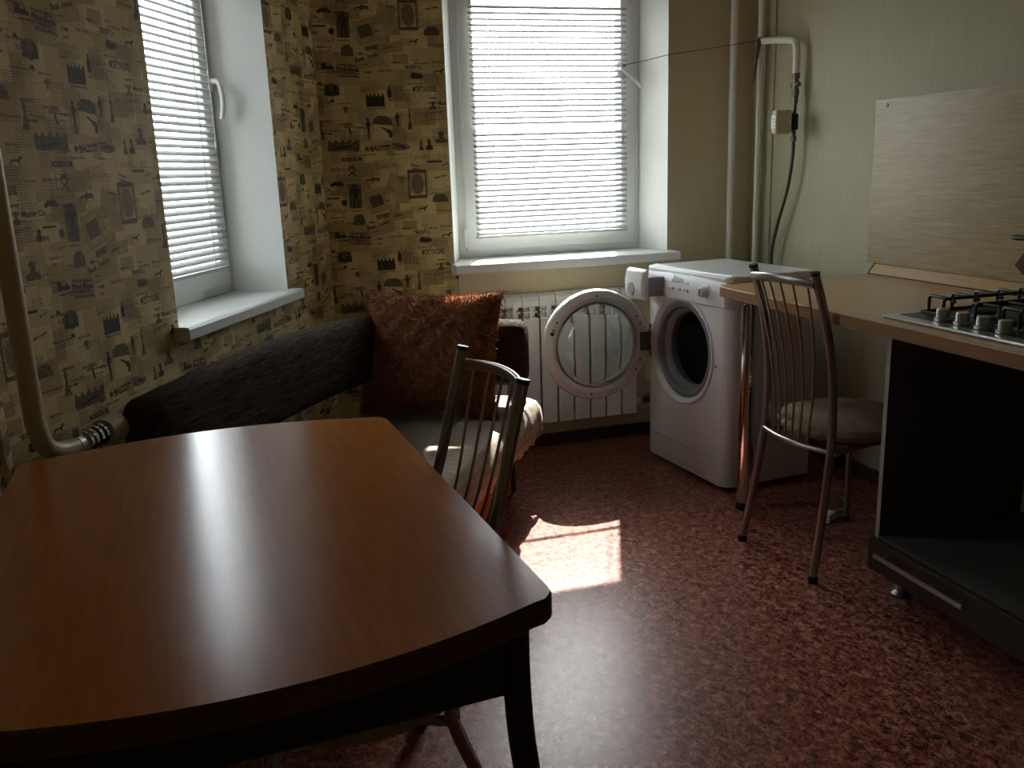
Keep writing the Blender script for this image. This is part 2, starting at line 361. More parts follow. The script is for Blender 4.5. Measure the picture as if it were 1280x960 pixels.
def poly_tris(poly):
    t = tessellate_polygon([[Vector((x, y, 0)) for x, y in poly]])
    return [[poly[i] for i in f] for f in t]
def rect(w, h, cx=0, cy=0): return [(cx-w/2, cy-h/2), (cx+w/2, cy-h/2), (cx+w/2, cy+h/2), (cx-w/2, cy+h/2)]
def ellipse(rx, ry, cx=0, cy=0, n=12): return [(cx+rx*math.cos(k*2*math.pi/n), cy+ry*math.sin(k*2*math.pi/n)) for k in range(n)]
def xf(tris, cx, cy, s=1.0, rot=0.0, sy=None):
    c, s_ = math.cos(rot), math.sin(rot); sy = s if sy is None else sy
    return [[(cx + x*s*c - y*sy*s_, cy + x*s*s_ + y*sy*c) for x, y in t] for t in tris]
def outline(w, h, th=0.0012):
    return [rect(w, th, 0, h/2), rect(w, th, 0, -h/2), rect(th, h, -w/2, 0), rect(th, h, w/2, 0)]
COWBOY = [(-.12, -.5), (-.02, -.5), (0, -.12), (.04, -.12), (.1, -.5), (.2, -.5), (.14, .0), (.2, .2), (.3, .1), (.32, .2), (.16, .34), (.07, .34), (.08, .4), (.24, .42), (.12, .45), (.07, .5), (-.07, .5), (-.1, .45), (-.24, .41), (-.08, .4), (-.08, .34), (-.2, .3), (-.3, .0), (-.22, 0), (-.14, .18), (-.1, 0)]
HORSE = [(-.5, -.4), (-.43, -.4), (-.36, -.05), (.1, -.05), (.2, -.4), (.27, -.4), (.25, .0), (.42, .25), (.5, .2), (.5, .3), (.38, .45), (.25, .35), (.1, .15), (-.3, .15), (-.45, .05), (-.5, -.1)]
WAGON = [(-.5, -.2), (-.4, -.35), (-.25, -.2), (.2, -.2), (.3, -.35), (.45, -.2), (.5, .1), (.35, .05), (.3, .3), (-.3, .3), (-.35, .1), (-.5, .12)]
REVOLVER = [(-.5, .1), (-.5, .22), (.1, .28), (.2, .38), (.28, .28), (.42, .1), (.5, -.3), (.3, -.4), (.22, -.02), (.05, -.08), (-.05, .08)]
BOTTLE = [(-.2, -.5), (.2, -.5), (.2, .1), (.08, .28), (.08, .5), (-.08, .5), (-.08, .28), (-.2, .1)]
CASTLE = [(-.5, -.5), (.5, -.5), (.5, .2), (.42, .45), (.34, .2), (.26, .2), (.2, .5), (.12, .2), (.04, .2), (-.02, .5), (-.1, .2), (-.18, .2), (-.24, .48), (-.32, .2), (-.38, .2), (-.44, .42), (-.5, .2)]
TRAIN = [(-.5, -.3), (.5, -.3), (.45, .0), (.3, .0), (.3, .25), (.2, .25), (.2, .05), (-.1, .05), (-.1, .4), (-.45, .4), (-.45, .0)]
HAT = [(-.5, -.1), (-.2, -.22), (.2, -.22), (.5, -.1), (.25, -.05), (.2, .35), (0, .28), (-.2, .35), (-.25, -.05)]
LADY = [(-.35, -.5), (.35, -.5), (.1, .05), (.2, .2), (.08, .3), (.12, .42), (0, .5), (-.12, .42), (-.08, .3), (-.2, .2), (-.08, .05)]
BUST = [(-.5, -.5), (.5, -.5), (.45, -.2), (.15, -.05), (.22, .15), (.15, .3), (.4, .32), (.18, .38), (.12, .5), (-.14, .5), (-.2, .38), (-.42, .32), (-.18, .28), (-.2, .1), (-.12, -.05), (-.45, -.2)]
HOUSE = [(-.5, -.4), (.5, -.4), (.45, .1), (.2, .45), (-.25, .4), (-.45, .1)]
# tile items in millimetres from the tile's left edge and top (positions follow the photographed paper)
U = 0.00082
items = []          # (material index, layer, tris)
def put(mi, layer, tris, px, py, w=1.0, h=None, rot=0.0):
    cx, cy = (px-100)*U, -(py)*U
    items.append((mi, layer, xf(tris, cx, cy, w*U, rot, (h if h is not None else w)*U)))
INK, ENG, BRN, CLA, CLB = 0, 1, 2, 3, 4
for k in range(46):                                     # pasted clippings
    w, h = random.uniform(60, 150), random.uniform(40, 120); px, py = random.uniform(110, 735), random.uniform(10, 770)
    ro = random.choice((0, 0, 0, random.uniform(-.3, .3)))
    put(random.choice((CLA, CLA, CLB)), 1, [rect(1, 1)], px, py, w, h, ro)
    if random.random() < .45: put(BRN, 2, [q for q in outline(1, 1, .012)], px, py, w, h, ro)
for k in range(64):                                     # paragraphs of small type
    px, py = random.uniform(110, 735), random.uniform(10, 770); w = random.uniform(45, 110); ro = random.choice((0, 0, 0, 0, random.uniform(-.35, .35)))
    q = []
    for ln in range(random.randint(3, 9)):
        x = -w/2
        while x < w/2-6:
            ww = random.uniform(5, 22); q.append(rect(min(ww, w/2-x), 2.6, x+ww/2, -ln*7)); x += ww+3
    put(BRN, 2, q, px, py, 1, 1, ro)
for k in range(70):                                     # small blurred headlines: rows of dark word blocks
    px, py = random.uniform(110, 735), random.uniform(10, 770); w = random.uniform(25, 80); ro = random.choice((0, 0, 0, random.uniform(-.3, .3)))
    q = []; x = -w/2; hh = random.uniform(5, 11)
    while x < w/2-4:
        ww = random.uniform(3, 7); q.append(rect(ww, hh*random.uniform(.75, 1), x+ww/2, 0)); x += ww+random.choice((1.5, 1.5, 5))
    put(random.choice((INK, ENG, BRN)), 3, q, px, py, 1, 1, ro)
for s_, px, py, w, h, ro, bo in (('A BALLOT', 400, 40, 120, 26, .06, .03), ('KISSOUR', 275, 88, 102, 18, 0, .05), ('REWARD', 405, 362, 62, 22, .22, .04), ('Robbery', 410, 398, 56, 22, .22, .03),
        ('of', 345, 388, 16, 14, .2, .02), ('Best', 345, 412, 42, 20, .25, .03), ('BAKE MILL', 283, 440, 92, 9, -.08, .03), ('Fine Shoe', 285, 458, 104, 18, -.08, .04), ('HEAVY', 288, 475, 64, 9, -.08, .03), ('GOODS AND WEAR', 288, 490, 104, 9, -.08, .03),
        ('MORTON LINE', 645, 550, 115, 26, .02, .02), ('Master Co', 758, 616, 100, 18, 0, .03), ('Butter Co', 600, 450, 76, 15, 0, .02), ('Winners', 720, 348, 96, 9, 0, .02), ('THE KITCHEN', 405, 636, 84, 8, 0, .03), ('Pin Fire', 715, 425, 50, 10, 0, .02),
        ('Western Store', 150, 606, 90, 8, 0, .02), ('DAILY POST', 465, 465, 70, 10, 0, .03), ('No. 1 5', 185, 378, 52, 9, 0, .02), ('A KNIFE', 132, 300, 60, 14, 0, .03), ('AUCTION', 690, 660, 90, 10, .12, .02), ('SALE', 800-530, 705, 34, 12, 0, .03)):
    put(INK, 4, [[(x, y) for x, y in t] for t in text_tris(s_, 1, 1, bo)], px, py, w, h, ro)
put(BRN, 3, outline(1, 1, .03), 270, 150, 74, 66); put(ENG, 4, [rect(.9, .12)], 270, 150, 60, 60, .7); put(ENG, 4, [rect(.9, .12)], 270, 150, 60, 60, -.7); put(ENG, 4, poly_tris(HAT), 270, 126, 60, 34)
put(ENG, 3, [rect(1, 1)], 277, 262, 60, 112); put(INK, 4, poly_tris(COWBOY), 277, 262, 92, 116)
put(INK, 4, poly_tris(WAGON), 195, 202, 66, 36); put(INK, 4, poly_tris(HORSE), 355, 188, 40, 34); put(ENG, 4, poly_tris(WAGON), 385, 186, 40, 30)
put(CLB, 3, [rect(1, 1)], 378, 290, 92, 104, .28); put(ENG, 4, [rect(.7, .6)], 378, 288, 90, 90, .28); put(BRN, 4, outline(1, 1, .02), 378, 290, 92, 104, .28)
put(ENG, 3, [rect(1, .12, 0, .44), rect(1, .1, 0, -.45), rect(.08, 1, -.46, 0), rect(.08, 1, .46, 0)], 585, 215, 92, 138); put(BRN, 4, poly_tris(ellipse(.34, .36)), 585, 215, 92, 138)
put(ENG, 4, poly_tris(HOUSE), 695, 287, 80, 48); put(INK, 4, poly_tris(HORSE), 607, 334, 48, 30); put(INK, 4, [rect(1, 1)], 675, 110, 72, 9)
put(ENG, 4, poly_tris(COWBOY), 790-530, 640, 60, 30); put(INK, 4, poly_tris(TRAIN), 193, 446, 62, 40); put(BRN, 4, outline(1, 1, .02), 118, 455, 72, 70); put(INK, 4, [rect(1, 1)], 170, 268, 60, 7); put(INK, 4, [rect(1, 1)], 122, 290, 16, 36)
put(ENG, 4, poly_tris(ellipse(.5, .5)), 203, 550, 74, 60); put(INK, 4, poly_tris(BUST), 185, 552, 34, 44); put(INK, 4, poly_tris(BUST), 222, 552, 34, 44); put(INK, 4, poly_tris(HAT), 202, 600, 34, 24)
put(INK, 4, poly_tris(CASTLE), 405, 595, 88, 66); put(INK, 4, poly_tris(BOTTLE), 474, 560, 48, 52); put(INK, 4, poly_tris(HORSE), 722, 470, 54, 30); put(ENG, 4, poly_tris(ellipse(.5, .5)), 612, 490, 66, 30); put(INK, 4, poly_tris(TRAIN), 612, 488, 60, 34)
put(ENG, 4, poly_tris(BUST), 683, 625, 36, 36); put(CLA, 3, [rect(1, 1)], 432, 735, 88, 96, -.12); put(ENG, 4, poly_tris(HOUSE), 435, 692, 96, 50, -.1); put(INK, 4, poly_tris(COWBOY), 505, 690, 46, 66)
put(INK, 4, poly_tris(COWBOY), 362, 730, 40, 100); put(INK, 4, [rect(.3, 1)], 275, 738, 26, 34, .3); put(ENG, 4, poly_tris(LADY), 565, 690, 34, 92)
put(ENG, 4, poly_tris(BUST), 717, 30+745, 66, 56); put(BRN, 4, outline(1, 1, .02), 810-100, 720, 110, 56)
put(ENG, 4, poly_tris(CASTLE), 240, 20, 150, 56); put(INK, 4, [rect(1, 1)], 235, 62-30, 90, 8, .12); put(INK, 4, poly_tris(REVOLVER), 450, 745, 66, 48, -.5)
put(ENG, 4, poly_tris(LADY), 615, 30, 40, 50); put(INK, 4, poly_tris(BUST), 655, 28, 36, 50); put(BRN, 4, poly_tris(ellipse(.5, .5)), 515, 38, 90, 30); put(INK, 4, poly_tris(REVOLVER), 512, 38, 56, 24)
put(ENG, 4, poly_tris(LADY), 140, 730, 50, 90); put(INK, 4, poly_tris(HAT), 150, 520, 30, 22); put(ENG, 4, poly_tris(HOUSE), 288, 375, 60, 60); put(INK, 4, poly_tris(ellipse(.5, .5)), 222, 290, 26, 28)
items.sort(key=lambda q: q[1])
def bbox(tr):
    xs = [x for t in tr for x, y in t]; ys = [y for t in tr for x, y in t]; return min(xs), max(xs), min(ys), max(ys)
placed = []; out_ = []
SHIFTS = [(0, 0), (0, TH_), (0, -TH_)] + [(sx*TW, dy) for sx in (-1, 1) for dy in (TH_/2, -TH_/2, TH_*1.5, -TH_*1.5)]
for mi, ly, tr in items:
    b0 = bbox(tr); lv = 0
    for b1, l1 in placed:
        if l1 < lv: continue
        for dx, dy in SHIFTS:
            if b0[0] < b1[1]+dx and b1[0]+dx < b0[1] and b0[2] < b1[3]+dy and b1[2]+dy < b0[3]: lv = l1+1; break
    placed.append((b0, lv)); out_.append((mi, 0.00015+0.00003*lv, tr))
items = out_
def clip(poly, x0, x1, z0, z1):
    for ax, lim, sg in ((0, x0, 1), (0, x1, -1), (1, z0, 1), (1, z1, -1)):
        out = []; n = len(poly)
        for i in range(n):
            a, b_ = poly[i], poly[(i+1) % n]; da, db = (a[ax]-lim)*sg, (b_[ax]-lim)*sg
            if da >= 0: out.append(a)
            if (da >= 0) != (db >= 0):
                t = da/(da-db); out.append((a[0]+(b_[0]-a[0])*t, a[1]+(b_[1]-a[1])*t))
        poly = out
        if len(poly) < 3: return None
    return poly
def print_on(wall, rects, u0, ztop, scale, place, half=True):
    mb = MB()
    us = [r[0] for r in rects] + [r[1] for r in rects]; zs = [r[2] for r in rects] + [r[3] for r in rects]
    for i in range(math.floor((min(us)-u0)/(TW*scale))-1, math.ceil((max(us)-u0)/(TW*scale))+1):
        for j in range(-6, 7):
            ou = u0 + i*TW*scale; oz = ztop + j*TH_*scale - (TH_*scale/2 if (i % 2 and half) else 0)
            if ou > max(us) or ou+TW*scale*1.2 < min(us) or oz < min(zs) or oz-TH_*scale*1.1 > max(zs): continue
            for mi, ly, tris in items:
                for t in tris:
                    q = [(ou+x*scale, oz+y*scale) for x, y in t]
                    for rc in rects:
                        c = clip(q, *rc)
                        if c:
                            o = len(mb.v); mb.v += [place(x, z, ly) for x, z in c]; mb.f.append(tuple(range(o, o+len(c)))); mb.m.append(mi)
    o = mb.build('wallpaper_print', ['ink', 'engrave', 'brownink', 'clipA', 'clipB'], wall, fix=False)
    return o
zs0, zs1 = W1['z0']-0.045, W1['z1']
print_on(wall_bay, [(T0, W1['x0'], 0.3, 2.3), (W1['x1'], 0.0, 0.3, 2.3), (W1['x0'], W1['x1'], 0.3, zs0)], -1.663-0.133, 1.316+0.067, 0.935, lambda x, z, o: (x, -o, z))
print_on(wall_back, [(0.322, W2['x0'], 0.3, 2.3), (W2['x0'], NEWS_END, 0.3, W2['z0']-0.045)], 0.441-0.15, 1.333+0.075, 1.05, lambda x, z, o: (x, YB-o, z))
print_on(wall_left, [(0.6, W(T0, 0).y, 0.3, 2.0)], 0.2, 1.3, 1.0, lambda x, z, o: (XL+o, x, z))

# ------------------------------------------------------------------ windows
def make_window(name, label, loc, rot, P, fx0, fx1, depth, sill_over, sill_ext, blind_x, blind_z, handle, sash_w=0.07):
    e = sempty(name, loc, rot, label); z0, z1 = P['z0'], P['z1']
    fz0, fz1 = z0, z1-0.02
    for xa, xb in ((P['x0'], fx0), (P['x1'], fx1)):
        s_ = 1 if xb > xa else -1
        MB().hexa([(xa, -0.001, z0), (xb, depth, z0), (xb-s_*0.0, depth+0.02, z0), (xa-s_*0.012, 0.02, z0)], [(xa, -0.001, z1), (xb, depth, z1), (xb, depth+0.02, z1), (xa-s_*0.012, 0.02, z1)]).build('reveal', 'reveal', e)
    MB().hexa([(P['x0'], 0, z1-0.002), (P['x1'], 0, z1-0.002), (fx1, depth+.02, fz1), (fx0, depth+.02, fz1)], [(P['x0'], 0, z1+.01), (P['x1'], 0, z1+.01), (fx1, depth+.02, z1+.01), (fx0, depth+.02, z1+.01)]).build('reveal', 'reveal', e)
    # sill with rounded nose
    prof = [(depth+0.02, -0.041), (-sill_over+0.006, -0.041), (-sill_over, -0.035), (-sill_over, -0.008), (-sill_over+0.004, -0.002), (-sill_over+0.012, 0), (depth+0.02, 0)]
    xa, xb = P['x0']-sill_ext[0], P['x1']+sill_ext[1]
    b = MB(); nose = [(0.0, -0.041)] + prof[1:-1] + [(0.0, 0)]; n = len(nose)
    b.add([(x, y, z0+z) for x in (xa, xb) for y, z in nose], [tuple(range(n)), tuple(range(n, 2*n))[::-1]] + [(i, n+i, n+(i+1) % n, (i+1) % n) for i in range(n-1)])
    b.add([(P['x0'], 0, z0), (P['x1'], 0, z0), (P['x1'], depth+0.02, z0), (P['x0'], depth+0.02, z0), (P['x0'], 0, z0-0.041), (P['x1'], 0, z0-0.041), (P['x1'], depth+0.02, z0-0.041), (P['x0'], depth+0.02, z0-0.041)], [(0, 1, 2, 3), (7, 6, 5, 4)])
    b.build('window_sill', 'pvc', e)
    fo = 0.045
    def ring(x0, x1, za, zb, w, y0, y1, nm, mat, bev):
        b = MB()
        o_ = [(x0, za), (x1, za), (x1, zb), (x0, zb)]; i_ = [(x0+w, za+w), (x1-w, za+w), (x1-w, zb-w), (x0+w, zb-w)]
        vs = [(x, y0, z) for x, z in o_+i_] + [(x, y1, z) for x, z in o_+i_]; fs = []
        for k in range(4):
            j = (k+1) % 4
            fs += [(k, j, 4+j, 4+k), (8+k, 12+k, 12+j, 8+j), (k, 8+k, 8+j, j), (4+k, 4+j, 12+j, 12+k)]
        return b.add(vs, fs).build(nm, mat, e, bevel=bev)
    fr = ring(fx0, fx1, fz0, fz1, fo, depth, depth+0.07, 'window_frame', 'pvc', 0.004)
    sx0, sx1, sz0, sz1 = fx0+fo-0.014, fx1-fo+0.014, fz0+fo-0.014, fz1-fo+0.014
    ring(sx0, sx1, sz0, sz1, sash_w, depth-0.016, depth+0.058, 'sash', 'pvc', 0.006)
    MB().box((sx0+sash_w-.01, depth+0.015, sz0+sash_w-.01), (sx1-sash_w+.01, depth+0.019, sz1-sash_w+.01)).build('glass_pane', 'glass', e)
    for zz in (sz0+0.02, sz1-0.1):
        MB().tube([(sx0-0.004, depth-0.018, zz), (sx0-0.004, depth-0.018, zz+0.08)], 0.007, 10).build('hinge', 'pvc', e, smooth=True)
    # handle
    hx, hz, ang = handle; y = depth-0.016
    h = MB().box((hx-0.013, y-0.008, hz-0.035), (hx+0.013, y, hz+0.035)).build('handle', 'whiteplastic', e, bevel=0.006)
    dx, dz = math.sin(ang), -math.cos(ang)
    pts = smooth_path([(hx, y, hz), (hx, y-0.032, hz), (hx+dx*0.03, y-0.044, hz+dz*0.03), (hx+dx*0.08, y-0.046, hz+dz*0.08), (hx+dx*0.125, y-0.036, hz+dz*0.125)], 5)
    MB().tube(pts, [0.009]*6+[0.0085]*(len(pts)-6), 10).build('lever', 'whiteplastic', h, smooth=True)
    return e
win2 = make_window('window_2', 'white plastic window in the far wall above the radiator', (0, YB, 0), 0, W2, 0.925, 1.822, 0.20, 0.10, (0.015, 0.02), None, None, (1.715, 1.70, R(50)))
win1 = make_window('window_1', 'white plastic window in the slanting newspaper wall', A, BAYROT, W1, -1.215, -0.500, 0.20, 0.05, (0.03, 0.035), None, None, (-0.548, 1.60, R(0)))

def make_blind(label, loc, rot, x0, x1, zb, zt, tilt, y, pitch, cords, cat_extra=None, odd=()):
    e = thing('venetian_blind', label, 'blind', loc, rot, 'white venetian blinds on the windows')
    L = x1-x0; cx = (x0+x1)/2; w = 0.025
    b = MB(); sec = []
    for k in range(7):
        a = -0.5 + k/6; sec.append((a*w, 0.0028*(1-(2*a)**2)))
    vs = [(sx, yy, zz) for sx in (-L/2, L/2) for yy, zz in sec]
    b.add(vs, [(k, k+1, 7+k+1, 7+k) for k in range(6)])
    me0 = b.build('slat', 'slat', e, smooth=True, fix=False)
    n = int((zt-zb-0.03)/pitch); first = True
    for i in range(n):
        z = zb+0.022+i*pitch; tl = tilt
        sag = random.uniform(-0.0012, 0.0012)
        if i in odd: tl = tilt-R(34); 
        o = me0 if first else me0.copy()
        if not first: COL.objects.link(o)
        first = False
        o.location = (cx, y, z); o.rotation_euler = (tl+random.uniform(-.03, .03), sag, 0)
    MB().box((x0, y-0.012, zb), (x1, y+0.012, zb+0.012)).build('bottom_rail', 'slat', e, bevel=0.003)
    MB().box((x0, y-0.014, zt-0.004), (x1, y+0.014, zt+0.024)).build('headrail', 'slat', e, bevel=0.003)
    for cxx in cords:
        MB().tube([(cxx, y-0.0135, zb+0.01), (cxx, y-0.0135, zt)], 0.0016, 6).tube([(cxx, y+0.0135, zb+0.01), (cxx, y+0.0135, zt)], 0.0012, 6).build('ladder_cord', 'slat', e)
    MB().tube([(x1-0.03, y-0.022, zt), (x1-0.028, y-0.022, (zt+zb)/2-0.08)], 0.0025, 6).lathe([(0.0, 0), (0.006, 0.004), (0.005, 0.03), (0.0, 0.034)], 10, 'z', (x1-0.028, y-0.022, (zt+zb)/2-0.11)).build('pull_cord', 'slat', e)
    return e
make_blind('wide venetian blind glowing with sun in the far wall window', (0, YB, 0), 0, 1.0, 1.742, 0.966, 2.0, R(40), 0.168, 0.0243, (1.095, 1.655), odd=(19,))
make_blind('narrow venetian blind on the window in the newspaper wall', A, BAYROT, -1.175, -0.590, 0.958, 2.0, R(40), 0.166, 0.0235, (-1.08, -0.70))

# ------------------------------------------------------------------ dining table
tb = thing('dining_table', 'brown wood-laminate dining table with bowed ends in the foreground', 'table', (-0.072, 1.397, 0), R(4.72))
def table_outline(hw, hl, bow, rc, n=14):
    # straight long sides, bowed ends
    pts = []
    def arc_end(sign):
        o = []
        for k in range(n+1):
            a = -1 + 2*k/n; o.append((a*(hw-rc), sign*(hl + bow*(1-a*a))))
        return o
    corners = []
    top = arc_end(1)[::-1]; bot = arc_end(-1)
    def rc_arc(cx, cy, a0, a1): return [(cx+rc*math.cos(R(a0+(a1-a0)*k/5)), cy+rc*math.sin(R(a0+(a1-a0)*k/5))) for k in range(6)]
    pts += rc_arc(hw-rc, hl-rc, 0, 75)[:-1] + top + rc_arc(-hw+rc, hl-rc, 105, 180)[1:]
    pts += rc_arc(-hw+rc, -hl+rc, 180, 255)[:-1] + bot + rc_arc(hw-rc, -hl+rc, 285, 360)[1:]
    return pts
ol = table_outline(0.3605, 0.475, 0.062, 0.035)
top = MB(); n = len(ol); zt, th_ = 0.75, 0.034
ins = [(x*(1-0.006), y*(1-0.005)) for x, y in ol]
vs = [(x, y, zt) for x, y in ins] + [(x, y, zt-0.004) for x, y in ol] + [(x, y, zt-th_+0.004) for x, y in ol] + [(x, y, zt-th_) for x, y in ins]
fs = [tuple(range(n)), tuple(range(3*n, 4*n))[::-1]]; top.add(vs, fs, 0)
top.add([], []); o0 = 0
for ly in range(3):
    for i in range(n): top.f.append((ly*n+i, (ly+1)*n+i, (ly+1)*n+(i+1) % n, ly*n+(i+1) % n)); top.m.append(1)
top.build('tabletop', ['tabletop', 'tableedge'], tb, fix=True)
MB().box((-0.322, -0.412, 0.592), (0.322, -0.392, 0.715)).box((-0.322, 0.392, 0.592), (0.322, 0.412, 0.715)).box((-0.322, -0.392, 0.592), (-0.302, 0.392, 0.715)).box((0.302, -0.392, 0.592), (0.322, 0.392, 0.715)).build('apron', 'darkmetal', tb)
for sx in (-1, 1):
    for sy in (-1, 1):
        p = smooth_path([(sx*0.322, sy*0.412, 0.716), (sx*0.322, sy*0.412, 0.60), (sx*0.328, sy*0.413, 0.50), (sx*0.345, sy*0.416, 0.38), (sx*0.370, sy*0.422, 0.24), (sx*0.380, sy*0.426, 0.12), (sx*0.382, sy*0.426, 0.012)], 5)
        lg = MB().tube(p, 0.0185, 14).build('leg', 'darkmetal', tb, smooth=True)
        MB().lathe([(0.0, 0), (0.022, 0.0), (0.022, 0.014), (0.019, 0.02)], 14, 'z', (sx*0.382, sy*0.426, 0)).build('foot_cap', 'blackplastic', lg, smooth=True)

# ------------------------------------------------------------------ chairs
PROF_A = [(0, -0.205), (0.2, -0.135), (0.33, -0.074), (0.45, -0.048), (0.6, -0.096), (0.72, -0.140), (0.85, -0.173), (0.955, -0.200)]
PROF_B = [(0, -0.185), (0.2, -0.150), (0.42, -0.118), (0.55, -0.114), (0.7, -0.130), (0.85, -0.165), (0.955, -0.200)]
def make_chair(label, loc, rot, mat, K, q, w1, w2):
    def post_x(z):           # side profile of the back posts
        for (a, xa), (b_, xb) in zip(K, K[1:]):
            if z <= b_: return xa+(xb-xa)*(z-a)/(b_-a)
        return K[-1][1]
    e = thing('dining_chair', label, 'chair', loc, rot, 'metal chairs with spindle backs')
    def py(z): return 0.178 + (w1-0.178)*min(1, z/0.42) + (w2-w1)*max(0, min(1, (z-0.42)/0.5))
    for s_ in (-1, 1):
        P = smooth_path([(post_x(z), s_*py(z), z) for z in (0.015, 0.1, 0.2, 0.33, 0.45, 0.6, 0.72, 0.85, 0.945)], 5)
        lg = MB().tube(P, 0.0135*q, 12).build('back_post', mat, e, smooth=True)
        MB().tube([(post_x(0.944), s_*py(.95), 0.944), (post_x(0.944)-.002, s_*py(.95), 0.952)], 0.0145*q, 12).build('end_cap', 'blackplastic', lg)
        MB().lathe([(0, 0), (0.016*q, 0), (0.016*q, 0.018), (0.0135*q, 0.022)], 12, 'z', (post_x(0)+.002, s_*py(0), 0)).build('foot_cap', 'blackplastic', lg, smooth=True)
        P = smooth_path([(0.22, s_*0.13, 0.415), (0.235, s_*0.145, 0.36), (0.245, s_*0.155, 0.2), (0.25, s_*0.16, 0.015)], 5)
        lg = MB().tube(P, 0.0105, 10).build('front_leg', mat, e, smooth=True)
        MB().lathe([(0, 0), (0.013, 0), (0.013, 0.016), (0.0105, 0.02)], 10, 'z', (0.25, s_*0.16, 0)).build('foot_cap', 'blackplastic', lg, smooth=True)
    def railpt(z, y, bow): return Vector((post_x(z) - bow*(1-(y/0.168)**2), y, z))
    ys = [-1+k/6 for k in range(13)]
    MB().sweep([railpt(0.918, y*w2, 0.040) + Vector((0, 0, 0.008*(1-y*y))) for y in ys], rrect(0.013*q, 0.026*q, 0.006*q, 3)).build('top_rail', mat, e, smooth=True)
    MB().tube([railpt(0.405, y*w1, 0.034) for y in ys], 0.0085*q, 10).build('lower_rail', mat, e, smooth=True)
    for k in range(6):
        f = (k-2.5)/2.5; yt, yb_ = f*0.122, f*0.078; P = []
        for i in range(11):
            t = i/10; z = 0.405+(0.918-0.405)*t; y = yb_+(yt-yb_)*t
            P.append(railpt(z, y, 0.034+0.006*t))
        MB().tube(P, 0.0038*q, 7).build('spindle', mat, e, smooth=True)
    MB().lathe([(0, 0.40), (0.15, 0.40), (0.165, 0.408), (0.165, 0.42), (0.0, 0.42)], 32, 'z', (0.075, 0, 0)).build('seat_base', 'blackplastic', e, smooth=True)
    prof = [(0, 0.418), (0.185, 0.418), (0.204, 0.425), (0.213, 0.442), (0.204, 0.459), (0.175, 0.470), (0.08, 0.474), (0, 0.475)]
    st = MB().lathe(prof, 40, 'z', (0.075, 0, 0)).build('seat', 'chairseat', e, smooth=True)
    MB().tube([(post_x(0.4), -0.17, 0.40), (0.0, -0.13, 0.395), (0.22, -0.13, 0.40), (0.225, 0.13, 0.40), (0.0, 0.13, 0.395), (post_x(.4), 0.17, 0.40)], 0.009, 8).build('seat_frame', mat, e, smooth=True)
    return e
ch1 = make_chair('metal chair with its back to the sofa, pushed under the dining table', (0.176, 1.42, 0), R(184.4), 'satin', PROF_A, 0.76, 0.166, 0.153)
make_chair('metal chair with tan seat tucked under the kitchen counter', (1.727, 2.36, 0), R(5.6), 'satin', PROF_B, 1.0, 0.156, 0.142)

# ------------------------------------------------------------------ sofa
SOROT = BAYROT - R(8); SO = W(-1.62, 0.03, 0)
so = thing('sofa', 'dark brown sofa with curved back band and grey-beige seat under the slanting window', 'sofa', SO, SOROT)
SL, DP = 1.49, 0.675
MB().box((0.05, -DP+0.105, 0.02), (SL-0.085, -DP+0.125, 0.25)).build('front_panel', 'orange', so, bevel=0.002)
for z in (0.10, 0.16): MB().lathe([(0, -DP+0.102), (0.004, -DP+0.103), (0.004, -DP+0.106)], 8, 'y', (1.24, 0, z)).build('screw', 'steel', so)
MB().box((SL-0.085, -DP+0.095, 0.02), (SL-0.055, -0.05, 0.25)).box((0.025, -DP+0.095, 0.02), (0.05, -0.05, 0.25)).build('end_panel', 'cabinet', so, bevel=0.002)
MB().box((0.05, -DP+0.125, 0.06), (SL-0.085, -0.06, 0.25)).build('storage_box', 'cabinet', so)
for x in (0.06, SL-0.07):
    for y in (-DP+0.13, -0.1): MB().lathe([(0, 0), (0.022, 0), (0.022, 0.02), (0, 0.02)], 14, 'z', (x, y, 0)).build('foot', 'blackplastic', so)
MB().box((0.0, -DP+0.01, 0.252), (SL, -0.02, 0.385)).build('seat_cushion', 'seatcloth', so, bevel=0.035, smooth=True, segs=5)
# woven cover draped over the front of the seat
b = MB(); nx = 64; prof = [(-DP+0.20, 0.389), (-DP+0.13, 0.391), (-DP+0.09, 0.391), (-DP+0.05, 0.388), (-DP+0.022, 0.379), (-DP+0.005, 0.355), (-DP, 0.32), (-DP-0.002, 0.28), (-DP, 0.248)]
vs = []
for i in range(nx+1):
    x = -0.005 + (SL+0.01)*i/nx
    for j, (y, z) in enumerate(prof):
        wv = 0.004*math.sin(i*0.9)+0.003*math.sin(i*2.3+1); k = j/(len(prof)-1)
        vs.append((x, y - wv*k*k, z + (0.005*math.sin(i*1.7) if j == len(prof)-1 else 0) + 0.0015*math.sin(i*.8+j)))
np_ = len(prof); b.add(vs, [(i*np_+j, i*np_+j+1, (i+1)*np_+j+1, (i+1)*np_+j) for i in range(nx) for j in range(np_-1)])
cov = b.build('seat_cover', 'plaid', so, smooth=True); sm = cov.modifiers.new('thick', 'SOLIDIFY'); sm.thickness = 0.004; sm.offset = 1
b = MB()
for i in range(24):
    y = -DP+0.02+0.2*i/23; x = SL+0.006; z = 0.372 if i > 2 else 0.36
    b.tube([(x, y, z), (x+0.006, y+random.uniform(-.003, .003), z-0.03), (x+0.005, y+random.uniform(-.005, .005), z-0.12)], 0.0014, 5)
fr_ = b.build('fringe', 'seatcloth', cov); fr_['kind'] = 'stuff'
